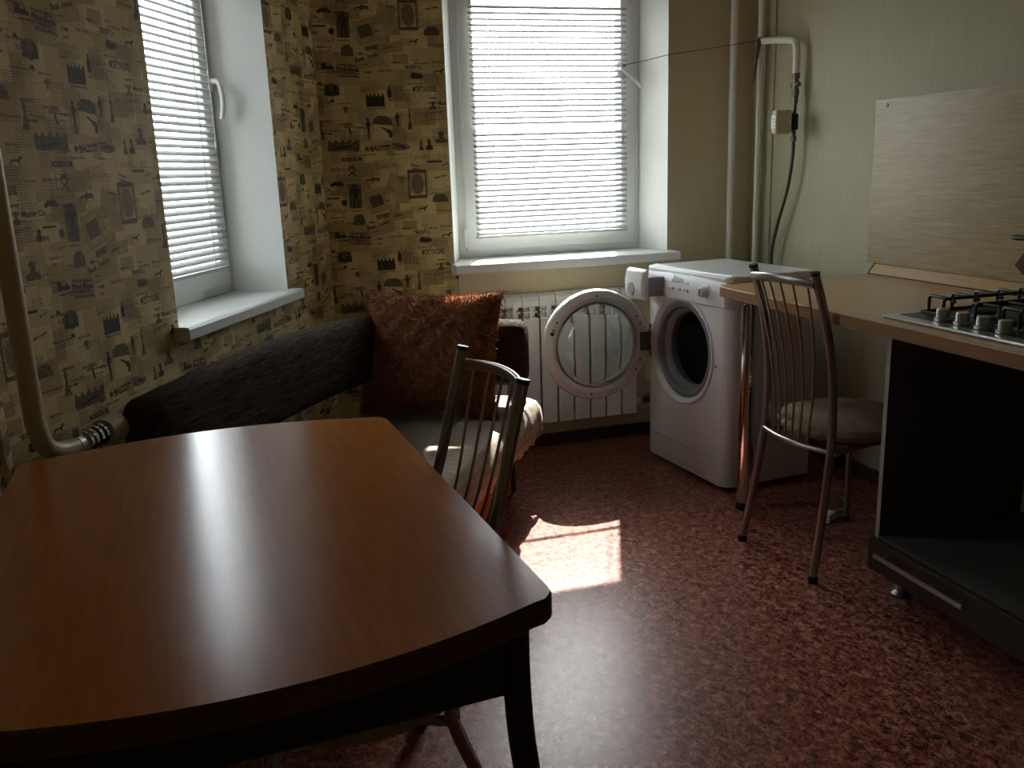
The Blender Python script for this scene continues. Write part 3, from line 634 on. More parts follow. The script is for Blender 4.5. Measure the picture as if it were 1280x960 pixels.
# wrap-round back band on metal posts
def bz(x): return 0.627 + 0.03*math.sin(math.pi*min(1, max(0, x/1.3)))
bp = [(x, -0.075, bz(x)) for x in (0.0, 0.1, 0.2, 0.35, 0.5, 0.65, 0.8, 0.95, 1.08)]
c0 = Vector((1.18, -0.26, 0)); rr = 0.185
for a in range(80, -1, -10): bp.append((c0.x+rr*math.cos(R(a)), c0.y+rr*math.sin(R(a)), bz(1.1+0.2*(90-a)/90)-0.027*(90-a)/90))
bp += [(1.365, y, 0.600) for y in (-0.34, -0.42, -0.52, -0.60, -0.625)]
path = [Vector(p) for p in bp]
sec = rrect(0.125, 0.245, 0.045, 6)
# rounded ends: shrink the section at both ends
def band():
    b = MB(); k = len(sec); vs = []; P = path[:]
    d0 = (P[0]-P[1]).normalized(); d1 = (P[-1]-P[-2]).normalized()
    rings = [(P[0]+d0*0.035, .60), (P[0]+d0*0.026, .82), (P[0]+d0*0.012, .95)] + [(p, 1) for p in P] + [(P[-1]+d1*0.012, .95), (P[-1]+d1*0.026, .82), (P[-1]+d1*0.035, .60)]
    m = len(rings)
    for i, (p, s_) in enumerate(rings):
        t = (rings[min(i+1, m-1)][0]-rings[max(i-1, 0)][0]).normalized(); sd_ = t.cross(Vector((0, 0, 1))).normalized()
        hx, hz = 0.0625, 0.1225; q = 0.0625*(1-s_)
        for a, z in sec: vs.append(p + sd_*(a*(hx-q)/hx) + Vector((0, 0, z*(hz-q)/hz)))
    fs = [(i*k+j, i*k+(j+1) % k, (i+1)*k+(j+1) % k, (i+1)*k+j) for i in range(m-1) for j in range(k)] + [tuple(range(k))[::-1], tuple((m-1)*k+j for j in range(k))]
    b.add(vs, fs); return b.build('back_band', 'sofadark', so, smooth=True)
band()
for x, y in ((0.12, -0.075), (0.72, -0.075), (1.31, -0.13), (1.365, -0.36), (1.365, -0.60)):
    MB().tube([(x, y, 0.37), (x, y, 0.56)], 0.012, 12).lathe([(0.022, 0.384), (0.022, 0.392), (0.012, 0.396)], 14, 'z', (x, y, 0)).build('back_support', 'steel', so, smooth=True)

# pillow
pl = thing('pillow', 'large rust-brown plush cushion leaning on the sofa end', 'cushion', SO + Vector((math.cos(SOROT), math.sin(SOROT), 0))*1.155 + Vector((math.sin(SOROT), -math.cos(SOROT), 0))*0.335 + Vector((0, 0, 0.392)), SOROT)
def pillow_pt(u, v, side):      # u, v in -1..1
    w, h, t = 0.275, 0.235, 0.090
    cu = 1-0.10*(1-abs(v)**2)*abs(u)**3; cv = 1-0.10*(1-abs(u)**2)*abs(v)**3
    th2 = t*((1-u**4)**0.6)*((1-v**4)**0.6)
    return Vector((side*th2, u*w*cu, v*h*cv))
TILT = R(16)
def tiltp(p): # lean back towards local +x, base at z=0
    z = p.z+0.235; return Vector((p.x*math.cos(TILT)+z*math.sin(TILT), p.y, -p.x*math.sin(TILT)+z*math.cos(TILT)))
g = 26; b = MB()
for side in (-1, 1):
    vs = [tiltp(pillow_pt(-1+2*i/g, -1+2*j/g, side) + Vector((0.004*math.sin(i*1.3+j), 0, 0.003*math.sin(j*1.1)))) for i in range(g+1) for j in range(g+1)]
    b.add(vs, [(i*(g+1)+j, (i+1)*(g+1)+j, (i+1)*(g+1)+j+1, i*(g+1)+j+1) for i in range(g) for j in range(g)])
po = b.build('cover', 'pillow', pl, smooth=True)
b = MB()
for k in range(16000):
    u, v = random.uniform(-1, 1), random.uniform(-1, 1); side = -1 if random.random() < .75 else 1
    p = pillow_pt(u, v, side); e_ = 0.01
    n_ = (pillow_pt(min(1, u+e_), v, side)-pillow_pt(max(-1, u-e_), v, side)).cross(pillow_pt(u, min(1, v+e_), side)-pillow_pt(u, max(-1, v-e_), side))
    if n_.length < 1e-12: n_ = Vector((0, u, v))
    n_.normalize(); n_ *= (1 if n_.x*side > 0 else -1)
    r_ = Vector((random.gauss(0, .5), random.gauss(0, .5), random.gauss(0, .5)-.3)); dr = (n_+r_).normalized()
    L_ = random.uniform(0.009, 0.017); sidev = dr.cross(Vector((random.random(), random.random(), random.random()))).normalized()*0.0017
    b.v += [tuple(tiltp(p-sidev)), tuple(tiltp(p+sidev)), tuple(tiltp(p+dr*L_))]; o_ = len(b.v); b.f.append((o_-3, o_-2, o_-1)); b.m.append(0)
pf = b.build('plush_pile', 'pile', pl, fix=False); pf['kind'] = 'stuff'

# ------------------------------------------------------------------ radiator
ra = thing('radiator', 'white sectional radiator below the far wall window', 'radiator', (0.970, YB-0.10, 0.135))
b = MB(); SW, RH = 0.0785, 0.595
b.box((0.0048, 0.0, 0.0), (SW-0.0048, 0.010, RH-0.115))                 # front plate
b.hexa([(0.003, 0.0, RH-0.115), (SW-0.003, 0.0, RH-0.115), (SW-0.003, 0.010, RH-0.115), (0.003, 0.010, RH-0.115)], [(0.006, 0.004, RH-0.108), (SW-0.006, 0.004, RH-0.108), (SW-0.006, 0.010, RH-0.108), (0.006, 0.010, RH-0.108)])
b.box((SW/2-0.004, 0.008, 0.02), (SW/2+0.004, 0.07, RH-0.02))         # central web
b.box((0.012, 0.03, 0.02), (SW-0.012, 0.034, RH-0.05)); b.box((0.006, 0.062, 0.0), (SW-0.006, 0.070, RH-0.06))
for z in (RH-0.075, RH-0.105): b.box((0.008, 0.006, z-0.006), (SW-0.008, 0.06, z))
b.box((SW/2-0.005, 0.001, RH-0.115), (SW/2+0.005, 0.03, RH-0.03))
sec = [(0.004, RH-0.055), (0.004, RH-0.03), (0.012, RH-0.012), (0.03, RH-0.002), (0.055, RH), (0.07, RH-0.01), (0.07, RH-0.055)]
vs = [(x, y, z) for x in (0.002, SW-0.002) for y, z in sec]; k = len(sec)
b.add(vs, [tuple(range(k)), tuple(range(k, 2*k))[::-1]] + [(i, k+i, k+(i+1) % k, (i+1) % k) for i in range(k)])
s0 = b.build('section', 'radiator', ra)
for i in range(1, 9): share(s0, 'section', ra, (i*SW, 0, 0))
MB().tube([(-0.014, 0.035, RH-0.035), (9*SW+0.012, 0.035, RH-0.035)], 0.017, 12).tube([(-0.014, 0.035, 0.045), (9*SW+0.03, 0.035, 0.045)], 0.017, 12).build('header_tube', 'radiator', ra, smooth=True)
v_ = MB().tube([(9*SW+0.03, 0.035, 0.045), (9*SW+0.12, 0.035, 0.045)], 0.012, 10).build('valve', 'brass', ra, smooth=True)
MB().tube([(9*SW+0.06, 0.035, 0.045), (9*SW+0.06, 0.015, 0.075)], 0.014, 10).build('valve_knob', 'blackplastic', v_, smooth=True)

# ------------------------------------------------------------------ washing machine (local: x into the machine, y along the front, front at x = 0)
wm = thing('washing_machine', 'white front-loading washing machine with its round door open', 'washing machine', (1.6626, 3.232, 0), R(6.3))
HW, WD, WH = 0.295, 0.41, 0.85
def body():
    poly = [(WD, -HW), (WD, HW)] + [(0.05-0.05*math.sin(R(a)), HW-0.05+0.05*math.cos(R(a))) for a in range(0, 91, 15)] + [(0.05-0.05*math.cos(R(a)), -HW+0.05-0.05*math.sin(R(a))) for a in range(0, 91, 15)]
    o = MB().prism(poly, 0.018, 0.825).build('body', 'white', wm)
    cut = MB().lathe([(0.205, -0.1), (0.205, 0.30)], 64, 'x', (0, 0.018, 0.525)).build('cut', 'white', None)
    md = o.modifiers.new('hole', 'BOOLEAN'); md.operation = 'DIFFERENCE'; md.object = cut; md.solver = 'EXACT'
    bpy.context.view_layer.update(); cut.matrix_world = o.matrix_world.copy() if False else (Matrix.Translation((1.6626, 3.232, 0)) @ Matrix.Rotation(R(6.3), 4, 'Z'))
    bpy.context.view_layer.update(); dg = bpy.context.evaluated_depsgraph_get(); me = bpy.data.meshes.new_from_object(o.evaluated_get(dg))
    o.modifiers.clear(); o.data = me; bpy.data.objects.remove(cut)
    for p in me.polygons: p.use_smooth = True
    me.set_sharp_from_angle(angle=R(30)); return o
bd = body()
MB().prism(rrect(WD, 2*HW, 0.03, 5, WD/2+0.0, 0), 0.825, WH).build('top_panel', 'white', wm, bevel=0.008)
for x in (0.05, WD-0.05):
    for y in (-HW+0.05, HW-0.05): MB().lathe([(0, 0), (0.022, 0), (0.022, 0.012), (0.01, 0.02)], 12, 'z', (x, y, 0)).build('foot', 'blackplastic', wm)
# control fascia, leaning back
b = MB(); pr = [(0.004, 0.722), (-0.012, 0.735), (-0.014, 0.78), (-0.006, 0.828), (0.02, 0.853), (0.05, 0.8535), (0.05, 0.722)]
ysn = [-HW+0.004, -HW+0.02, -0.12, 0.0, 0.12, HW-0.02, HW-0.004]; off = [0.03, 0.008, 0, -0.002, 0, 0.008, 0.03]; k = len(pr); vs = []
for y, o_ in zip(ysn, off): vs += [(min(x+o_, 0.05), y, z) for x, z in pr]
b.add(vs, [(i*k+j, i*k+(j+1) % k, (i+1)*k+(j+1) % k, (i+1)*k+j) for i in range(len(ysn)-1) for j in range(k)] + [tuple(range(k)), tuple(range((len(ysn)-1)*k, len(ysn)*k))])
fa = b.build('control_panel', 'whiteplastic', wm, smooth=True)
d_ = MB().hexa([(-0.0125, -0.05, 0.800), (-0.0125, 0.075, 0.800), (0.0, 0.075, 0.800), (0.0, -0.05, 0.800)], [(-0.0045, -0.05, 0.832), (-0.0045, 0.075, 0.832), (0.01, 0.075, 0.832), (0.01, -0.05, 0.832)]).build('display_surround', 'greyplastic', fa)
MB().hexa([(-0.0138, -0.01, 0.804), (-0.0138, 0.065, 0.804), (0.0, 0.065, 0.804), (0.0, -0.01, 0.804)], [(-0.0070, -0.01, 0.828), (-0.0070, 0.065, 0.828), (0.01, 0.065, 0.828), (0.01, -0.01, 0.828)]).build('display', 'lcd', fa)
for i in range(6):
    MB().lathe([(0, -0.021), (0.006, -0.020), (0.007, -0.012), (0.007, -0.005)], 12, 'x', (0.002, 0.085-i*0.026, 0.775)).build('button', 'greyplastic' if i % 2 else 'whiteplastic', fa, smooth=True)
kb = MB().lathe([(0, -0.040), (0.016, -0.040), (0.019, -0.036), (0.022, -0.012), (0.028, -0.010), (0.028, 0.0)], 24, 'x', (0.0, -0.165, 0.785)).build('program_knob', 'whiteplastic', fa, smooth=True)
MB().box((-0.044, -0.169, 0.772), (-0.038, -0.161, 0.798)).build('grip', 'greyplastic', kb)
# porthole
MB().lathe([(0.230, 0.002), (0.227, -0.007), (0.219, -0.009), (0.206, 0.0), (0.200, 0.012), (0.206, 0.03)], 64, 'x', (0, 0.018, 0.525), closed=True).build('porthole_rim', 'whiteplastic', wm, smooth=True)
MB().lathe([(0.205, 0.012), (0.188, 0.004), (0.176, 0.010), (0.170, 0.03), (0.160, 0.036), (0.152, 0.05), (0.158, 0.085), (0.205, 0.09)], 64, 'x', (0, 0.018, 0.525), cap=False).build('gasket', 'gasket', wm, smooth=True)
dr_ = MB().lathe([(0.156, 0.08), (0.20, 0.085), (0.20, 0.295), (0.0005, 0.298)], 64, 'x', (0, 0.018, 0.525), cap=False).build('drum', 'drum', wm, smooth=True)
for a in (20, 140, 260):
    c_, s_ = math.cos(R(a)), math.sin(R(a))
    MB().tube([(0.11, 0.018+0.185*c_, 0.525+0.185*s_), (0.28, 0.018+0.185*c_, 0.525+0.185*s_)], 0.018, 10).build('drum_paddle', 'drum', dr_, smooth=True)
b = MB()
for k in range(5):
    a0, a1 = R(136+k*5), R(136+k*5+3.6)
    b.hexa(*[[(x, 0.018+r*math.cos(a), 0.525+r*math.sin(a)) for r, a in ((0.214, a0), (0.220, a0), (0.220, a1), (0.214, a1))] for x in (-0.0088, -0.0098)])
b.build('blue_marking', 'blue', wm)
MB().box((-0.006, 0.240, 0.455), (0.003, 0.260, 0.60)).box((-0.016, 0.244, 0.48), (-0.004, 0.256, 0.575)).build('hinge', 'brass', wm, bevel=0.002)
MB().lathe([(0.0, -0.006), (0.006, -0.005), (0.006, 0.0)], 10, 'x', (0.0, -0.225, 0.50)).build('latch_pin', 'greyplastic', wm)
# lower service line of the front
MB().prism([(0.05-0.0515, -HW+0.06), (-0.0015, HW-0.06), (0.0, HW-0.06), (0.0, -HW+0.06)], 0.12, 0.1215).build('kickplate_groove', 'greyplastic', wm)
# open detergent drawer at the far top corner
dw = MB().box((-0.095, HW-0.155, 0.735), (0.02, HW-0.045, 0.815)).build('detergent_drawer', 'greyplastic', wm, bevel=0.004)
b = MB(); pr = [(0.0, 0.0), (0.018, -0.004), (0.030, 0.02), (0.032, 0.075), (0.024, 0.118), (0.008, 0.128), (0.0, 0.128)]
k = len(pr); vs = []
for y in (HW-0.175, HW-0.165, HW-0.035, HW-0.025):
    q = 0.6 if y in (HW-0.175, HW-0.025) else 1.0
    vs += [(-0.093-x*q, y, 0.728+z*0.96) for x, z in pr]
b.add(vs, [(i*k+j, i*k+(j+1) % k, (i+1)*k+(j+1) % k, (i+1)*k+j) for i in range(3) for j in range(k)] + [tuple(range(k)), tuple(range(3*k, 4*k))])
df = b.build('drawer_front', 'whiteplastic', dw, bevel=0.006, smooth=True)
MB().lathe([(0.0, -0.005), (0.026, -0.003), (0.031, 0.004), (0.030, 0.008)], 20, 'x', (-0.1245, HW-0.085, 0.768)).build('finger_recess', 'greyplastic', df, smooth=True)
# the open door (disc facing the room), hinged at the far side
door = MB(); DR = 0.238
hg = Vector((-0.018, 0.250)); ang = R(-96.5)       # closed along local -y, swung open
def door_pt(r, a, d_):       # disc plane coordinates: along door (from hinge), up, depth towards the camera
    along = DR+0.004 - r*math.cos(a); zz = 0.530 + r*math.sin(a)*1.0
    dirv = Vector((math.sin(ang), -math.cos(ang))); nrm = Vector((math.cos(ang), math.sin(ang)))
    p = hg + dirv*along + nrm*d_
    return (p.x, p.y, zz)
def door_lathe(prof, seg=72, closed=False):
    vs = []; n = len(prof)
    for r, d_ in prof: vs += [door_pt(r, k*2*math.pi/seg, d_) for k in range(seg)]
    fs = [(i*seg+k, i*seg+(k+1) % seg, ((i+1) % n)*seg+(k+1) % seg, ((i+1) % n)*seg+k) for i in range(n if closed else n-1) for k in range(seg)]
    return MB().add(vs, fs)
dr2 = door_lathe([(DR, -0.012), (DR, 0.006), (DR-0.005, 0.014), (DR-0.030, 0.020), (0.200, 0.020), (0.186, 0.012), (0.183, -0.004), (0.186, -0.026), (0.205, -0.038), (DR-0.012, -0.030)], 72, True).build('door', 'whiteplastic', wm, smooth=True)
door_lathe([(0.184, 0.010), (0.176, 0.020), (0.166, 0.045), (0.152, 0.072), (0.130, 0.088), (0.09, 0.094), (0.0005, 0.096), (0.0005, 0.090), (0.09, 0.088), (0.126, 0.082), (0.146, 0.068), (0.160, 0.043), (0.170, 0.018), (0.178, 0.008)], 72, True).build('glass_bowl', 'bowl', dr2, smooth=True)
door_lathe([(0.186, -0.028), (0.12, -0.040), (0.0005, -0.044)]).build('outer_glass', 'glass', dr2, smooth=True)
door_lathe([(0.183, 0.008), (0.175, 0.016), (0.172, 0.012), (0.178, 0.004)], 72, True).build('glass_ring', 'greyplastic', dr2, smooth=True)
for a in (22, 32, 148, 158, -22, -34, 90, 262):
    q = door_pt(0.212, math.radians(a), 0.0195); q2 = door_pt(0.212, math.radians(a), 0.0215)
    MB().tube([q, q2], 0.0042, 8).build('screw_hole', 'blackplastic', dr2)
p0, p1 = door_pt(0.214, R(168), 0.0195), door_pt(0.214, R(168), 0.026)
MB().tube([door_pt(0.214, R(162), 0.0195), door_pt(0.214, R(162), 0.03)], 0.008, 8).build('latch_hook', 'blackplastic', dr2)
cs = [door_pt(0.222, 0.0, 0.0), door_pt(0.20, 0.0, 0.0)]
b = MB()
qa = [door_pt(0.238, 0.17, 0.021), door_pt(0.238, -0.17, 0.021), door_pt(0.200, -0.20, 0.021), door_pt(0.200, 0.20, 0.021)]
qb = [door_pt(0.238, 0.17, 0.012), door_pt(0.238, -0.17, 0.012), door_pt(0.200, -0.20, 0.012), door_pt(0.200, 0.20, 0.012)]
b.hexa(qb, qa).build('hinge_plate', 'brass', dr2)

# ------------------------------------------------------------------ kitchen worktop and its neighbours
CT = 0.833
wt = thing('worktop', 'light oak kitchen worktop along the right wall on a chrome leg', 'worktop', (0, 0, 0))
pl_ = [(XR-0.002, 0.75), (XR-0.002, 2.895), (1.66, 2.895)] + [(1.66-0.045*math.sin(R(a)), 2.85+0.045*math.cos(R(a))) for a in range(15, 91, 15)] + [(1.615, 0.75)]
MB().prism(pl_, CT-0.038, CT).build('slab', ['worktop'], wt, bevel=0.003)
ed = [(1.6135, 0.75), (1.6135, 2.85)] + [(1.66-0.0465*math.sin(R(a)), 2.85+0.0465*math.cos(R(a))) for a in range(75, -1, -15)] + [(1.80, 2.8965)]
b = MB(); n_ = len(ed); b.add([(x, y, CT-0.036) for x, y in ed]+[(x, y, CT-0.003) for x, y in ed], [(i, i+1, n_+i+1, n_+i) for i in range(n_-1)])
o = b.build('edge_band', 'worktopedge', wt); sm = o.modifiers.new('t', 'SOLIDIFY'); sm.thickness = 0.0012
lg = MB().tube([(1.685, 2.775, 0.02), (1.685, 2.775, CT-0.040)], 0.028, 24).build('leg', 'chrome', wt, smooth=True)
MB().lathe([(0, 0), (0.031, 0), (0.031, 0.022), (0.028, 0.03)], 24, 'z', (1.685, 2.775, 0)).build('foot_cap', 'blackplastic', lg, smooth=True)
MB().lathe([(0.028, -0.02), (0.045, -0.012), (0.045, 0.0)], 24, 'z', (1.685, 2.775, CT-0.038)).build('flange', 'chrome', lg, smooth=True)
us = thing('upstand_strip', 'wood strip between worktop and splash panel with a black end', 'strip', (0, 0, 0))
MB().prism([(0, 0), (0.036, 0), (0.036, 0.036), (0.028, 0.036)], 0, 1).build('strip', 'worktop', us)
o = us.children[0]
o.data.transform(Matrix(((1, 0, 0, XR-0.042), (0, 0, -1, 2.985-0.01), (0, 1, 0, CT+0.0005), (0, 0, 0, 1)))); o.data.transform(Matrix.Translation((0, 0, 0)))
for v in o.data.vertices:
    v.co.y = 0.75 if v.co.y < 2.5 else 2.893
MB().hexa([(XR-0.044, 2.893, CT), (XR-0.004, 2.893, CT), (XR-0.004, 2.899, CT), (XR-0.044, 2.899, CT)], [(XR-0.014, 2.893, CT+0.039), (XR-0.004, 2.893, CT+0.039), (XR-0.004, 2.899, CT+0.039), (XR-0.014, 2.899, CT+0.039)]).build('end_cap', 'blackplastic', us)
MB().box((XR-0.0445, 0.75, CT-0.0005), (XR-0.040, 2.893, CT+0.004)).build('seal', 'blackplastic', us)
sp = thing('splash_panel', 'streaky bamboo-look splash panel screwed to the kitchen wall', 'panel', (0, 0, 0))
MB().box((XR-0.008, 0.75, CT+0.038), (XR-0.002, 2.948, 1.473)).build('board', 'bamboo', sp)
for y, z in ((2.885, 1.452), (1.3, 1.452)): MB().lathe([(0.0, XR-0.0125), (0.006, XR-0.011), (0.007, XR-0.0078)], 10, 'x', (0, y, z)).build('screw', 'brass', sp, smooth=True)
# hob
hb = thing('gas_hob', 'steel gas hob with black grates set in the worktop', 'hob', (1.665, 1.47, CT))
MB().box((0, 0, 0), (0.50, 0.585, 0.010)).build('plate', 'steel', hb, bevel=0.004)
MB().box((0.035, 0.03, 0.0095), (0.465, 0.56, 0.0115)).build('drip_tray', 'iron', hb, bevel=0.001)
for i in range(4):
    k_ = MB().lathe([(0.021, 0.0115), (0.021, 0.018), (0.017, 0.020), (0.0165, 0.040), (0.014, 0.043), (0, 0.043)], 20, 'z', (0.060, 0.425-i*0.068, 0)).build('knob', 'steel', hb, smooth=True)
for x, y in ((0.17, 0.41), (0.37, 0.41), (0.17, 0.16), (0.37, 0.16)):
    bu = MB().lathe([(0.045, 0.0115), (0.045, 0.020), (0.036, 0.026), (0.0, 0.026)], 24, 'z', (x, y, 0)).build('burner', 'steel', hb, smooth=True)
    MB().lathe([(0.034, 0.026), (0.034, 0.033), (0.028, 0.036), (0, 0.036)], 24, 'z', (x, y, 0)).build('burner_cap', 'iron', bu, smooth=True)
for y0, y1 in ((0.305, 0.552), (0.055, 0.295)):
    gr = MB().tube([(0.105, y0, 0.014), (0.455, y0, 0.014), (0.455, y1, 0.014), (0.105, y1, 0.014), (0.105, y0, 0.014)], 0.005, 8).build('grate', 'iron', hb, smooth=True)
    for k in range(5):
        x = 0.125+k*0.078
        P = [(x, y1, 0.014), (x, y1, 0.052), (x, y1-0.006, 0.058), (x, y1-0.085, 0.056), (x, y1-0.095, 0.05)]
        MB().tube(P, 0.0048, 8).build('finger', 'iron', gr, smooth=True)
        P = [(x, y0, 0.014), (x, y0, 0.052), (x, y0+0.006, 0.058), (x, y0+0.085, 0.056), (x, y0+0.095, 0.05)]
        MB().tube(P, 0.0048, 8).build('finger', 'iron', gr, smooth=True)
    for k in range(2):
        y = y0+0.06+k*0.11
        P = [(0.105, y, 0.014), (0.105, y, 0.052), (0.111, y, 0.058), (0.449, y, 0.058), (0.455, y, 0.052), (0.455, y, 0.014)]
        MB().tube(P, 0.0048, 8).build('crossbar', 'iron', gr, smooth=True)
# base cabinet
cb = thing('base_cabinet', 'dark base cabinet with open oven niche and one low drawer', 'cabinet', (0, 0, 0))
CX0, CX1, CY0, CY1 = 1.70, 2.22, 1.462, 2.068
for y0 in (CY0, CY1-0.016):
    sp_ = MB().box((CX0+0.0012, y0, 0.085), (CX1, y0+0.016, CT-0.0385)).build('side_panel', 'cabinetin', cb)
    MB().box((CX0, y0, 0.172), (CX0+0.0012, y0+0.016, CT-0.0385)).build('edge_band', 'cabinetedge', sp_)
MB().box((CX0+0.002, CY0+0.016, 0.163), (CX1, CY1-0.016, 0.179)).build('niche_floor', 'cabinetin', cb)
MB().box((CX0-0.0, CY0+0.016, 0.085), (CX1, CY1-0.016, 0.095)).build('bottom_panel', 'cabinet', cb)
dr_ = MB().box((CX0-0.019, CY0+0.002, 0.075), (CX0-0.001, CY1+0.004, 0.172)).build('drawer', 'cabinet', cb, bevel=0.0015)
MB().tube([(CX0-0.02, 1.985, 0.140), (CX0-0.044, 1.985, 0.140)], 0.004, 8).tube([(CX0-0.02, 1.70, 0.140), (CX0-0.044, 1.70, 0.140)], 0.004, 8).box((CX0-0.05, 1.672, 0.134), (CX0-0.042, 2.012, 0.146)).build('handle', 'steel', dr_, bevel=0.001)
for x in (CX0+0.055, CX1-0.06):
    for y in (CY0+0.06, CY1-0.06):
        MB().lathe([(0, 0), (0.026, 0), (0.028, 0.006), (0.018, 0.016), (0.016, 0.085), (0, 0.085)], 16, 'z', (x, y, 0)).build('foot', 'steel', cb, smooth=True)
# utensil at the picture's right edge, hanging on the panel
ut = thing('wooden_spatula', 'brown wooden spatula with dark handle hanging on the splash panel', 'spatula', (XR-0.03, 2.205, 0.965))
MB().tube(smooth_path([(0.0, 0.035, 0.045), (0, 0.0, 0.045), (0, -0.09, 0.05)], 4), [0.006, 0.008, 0.008, 0.008, 0.008, 0.008, 0.008, 0.008, 0.006], 10).build('handle', 'blackplastic', ut, smooth=True)
bl = MB().box((-0.005, -0.024, -0.03), (0.005, 0.024, 0.03)).build('blade', 'utensil', ut, bevel=0.004); bl.location = (0, -0.02, -0.03); bl.rotation_euler = (R(38), 0, 0)
MB().tube([(0.0, -0.025, -0.01), (0.0, -0.02, 0.045)], 0.005, 8).build('neck', 'utensil', ut)
MB().tube([(0.0215, -0.05, 0.05), (0, -0.05, 0.05)], 0.003, 6).build('hook', 'steel', ut)

# ------------------------------------------------------------------ pipes
pa = MB().tube([(2.172, YB-0.05, 0.0), (2.172, YB-0.05, ZC)], 0.0165, 16).build('heating_riser', 'pipe', smooth=True)
tag(pa, 'cream vertical heating pipe on the far wall beside the window', 'pipe')
gp = thing('gas_pipe', 'white gas pipe in the corner with a valve branch and hose', 'pipe', (0, 0, 0))
GX = XR-0.042
MB().tube([(GX, 3.705, 0), (GX, 3.705, ZC)], 0.0135, 14).build('riser', 'pipe', gp, smooth=True)
MB().tube(smooth_path([(GX, 3.705, 1.785), (GX, 3.60, 1.775), (GX, 3.49, 1.760), (GX, 3.44, 1.745), (GX, 3.425, 1.70), (GX, 3.425, 1.62)], 6), 0.0145, 14).build('branch', 'pipe', gp, smooth=True)
va = MB().tube([(GX, 3.425, 1.625), (GX, 3.425, 1.50)], [0.013, 0.013], 12).lathe([(0.017, 1.60), (0.017, 1.62)], 8, 'z', (GX, 3.425, 0)).lathe([(0.018, 1.530), (0.018, 1.555)], 6, 'z', (GX, 3.425, 0)).build('valve', 'brass', gp)
MB().tube([(GX, 3.40, 1.575), (GX, 3.45, 1.575)], 0.011, 10).build('valve_stem', 'brass', va, smooth=True)
bx_ = MB().box((GX-0.10, 3.405, 1.375), (GX-0.02, 3.445, 1.475)).build('gas_sensor_box', 'cream', gp, bevel=0.012, segs=3)
MB().box((GX-0.02, 3.41, 1.39), (GX+0.014, 3.44, 1.46)).build('box_base', 'blackplastic', gp, bevel=0.008)
MB().box((GX-0.1008, 3.408, 1.40), (GX-0.0995, 3.442, 1.452)).build('printed_label', 'whiteplastic', bx_)
MB().box((GX-0.1012, 3.412, 1.436), (GX-0.1005, 3.438, 1.440)).box((GX-0.1012, 3.412, 1.424), (GX-0.1005, 3.432, 1.428)).box((GX-0.1012, 3.416, 1.410), (GX-0.1005, 3.434, 1.413)).build('label_print', 'greyplastic', bx_)
MB().tube([(GX, 3.425, 1.50), (GX, 3.425, 1.345)], 0.009, 10).lathe([(0.014, 1.345), (0.014, 1.365)], 6, 'z', (GX, 3.425, 0)).build('nipple', 'brass', gp)
MB().tube(smooth_path([(GX, 3.425, 1.35), (GX, 3.427, 1.28), (GX, 3.455, 1.15), (GX, 3.52, 1.0), (GX, 3.56, 0.88), (GX, 3.555, 0.80), (GX+0.012, 3.50, 0.68), (GX+0.02, 3.44, 0.50), (GX+0.02, 3.42, 0.06)], 6), 0.0075, 10).build('hose', 'hose', gp, smooth=True)
cl = thing('clothesline', 'thin dark washing line tied between window and gas pipe', 'line', (0, 0, 0))
MB().tube(smooth_path([(1.715, YB+0.15, 1.715), (1.80, YB+0.07, 1.727), (1.868, YB-0.004, 1.742), (2.05, 3.765, 1.762), (GX-0.012, 3.70, 1.788)], 1), 0.0016, 6).build('wire', 'hose', cl)
MB().lathe([(0.013, -0.016), (0.018, -0.010), (0.018, 0.010), (0.013, 0.016)], 14, 'z', (GX, 3.705, 1.785)).build('knot', 'hose', cl, smooth=True)
MB().tube(smooth_path([(GX-0.016, 3.69, 1.785), (GX-0.026, 3.685, 1.74), (GX-0.03, 3.69, 1.68), (GX-0.045, 3.69, 1.60)], 5), [0.008]*8+[0.005]*6+[0.003]*2, 8).build('loose_end', 'hose', cl, smooth=True)
lp = thing('heating_pipe', 'yellowed heating pipe bending to a valve in the left corner', 'pipe', (0, 0, 0))
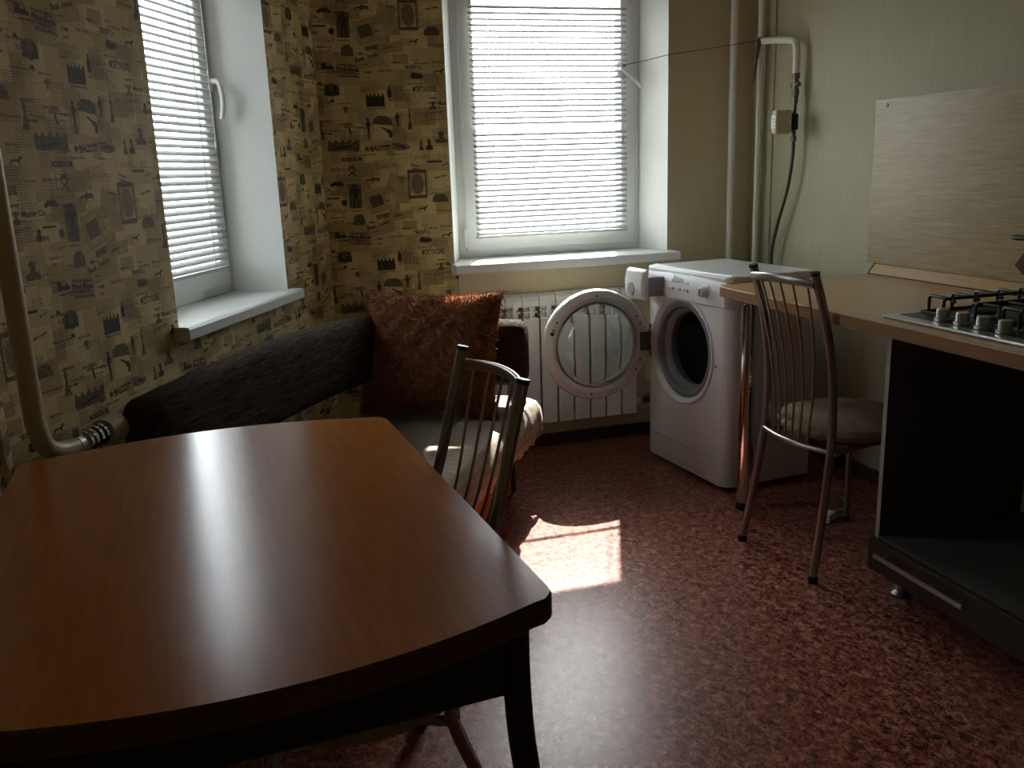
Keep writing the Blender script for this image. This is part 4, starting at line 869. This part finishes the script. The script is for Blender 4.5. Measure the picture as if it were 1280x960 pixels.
def LP(t, v, z): return tuple(W(t, v, z))
MB().tube(smooth_path([LP(-1.965, 0.06, 2.6), LP(-1.965, 0.06, 1.6), LP(-1.965, 0.06, 0.86), LP(-1.962, 0.06, 0.78), LP(-1.945, 0.06, 0.725), LP(-1.90, 0.06, 0.70), LP(-1.84, 0.06, 0.695)], 6), 0.0205, 16).build('riser', 'oldpipe', lp, smooth=True)
vv = MB().tube([LP(-1.85, 0.06, 0.695), LP(-1.80, 0.06, 0.695)], 0.022, 12).build('valve_body', 'steel', lp, smooth=True)
MB().tube([LP(-1.84, 0.06, 0.70), LP(-1.84, 0.06, 0.735)], 0.008, 10).build('bleed_screw', 'steel', vv, smooth=True)
for k in range(4): MB().tube([LP(-1.825+k*0.02, 0.06, 0.695), LP(-1.817+k*0.02, 0.06, 0.695)], 0.027, 16).build('thread_ring', 'chrome', vv, smooth=True)
MB().tube([LP(-1.83, 0.06, 0.695), LP(-1.74, 0.06, 0.695)], 0.020, 12).build('coupling', 'blackplastic', lp, smooth=True)
MB().tube([LP(-1.745, 0.06, 0.695), LP(-1.69, 0.06, 0.695)], [0.032, 0.034], 18).build('thermostat_cap', 'oldpipe', lp, smooth=True)
# hose loop and plug below the worktop
dh = MB().tube(smooth_path([(2.27, 2.62, 0.02), (2.262, 2.60, 0.35), (2.262, 2.57, 0.46), (2.262, 2.50, 0.51), (2.262, 2.42, 0.47), (2.262, 2.38, 0.36), (2.262, 2.36, 0.02)], 8), 0.014, 10).build('drain_hose', 'hose', smooth=True)
tag(dh, 'dark arched drain hose against the wall under the worktop', 'hose')
pg = thing('mains_plug', 'small white plug lying on the floor under the worktop', 'plug', (1.90, 2.56, 0.0), R(30))
MB().box((-0.03, -0.018, 0), (0.03, 0.018, 0.034)).build('body', 'whiteplastic', pg, bevel=0.006)
MB().tube(smooth_path([(0.03, 0, 0.015), (0.08, 0.02, 0.006), (0.16, 0.0, 0.006), (0.24, 0.06, 0.006)], 5), 0.0035, 8).build('cable', 'whiteplastic', pg, smooth=True)
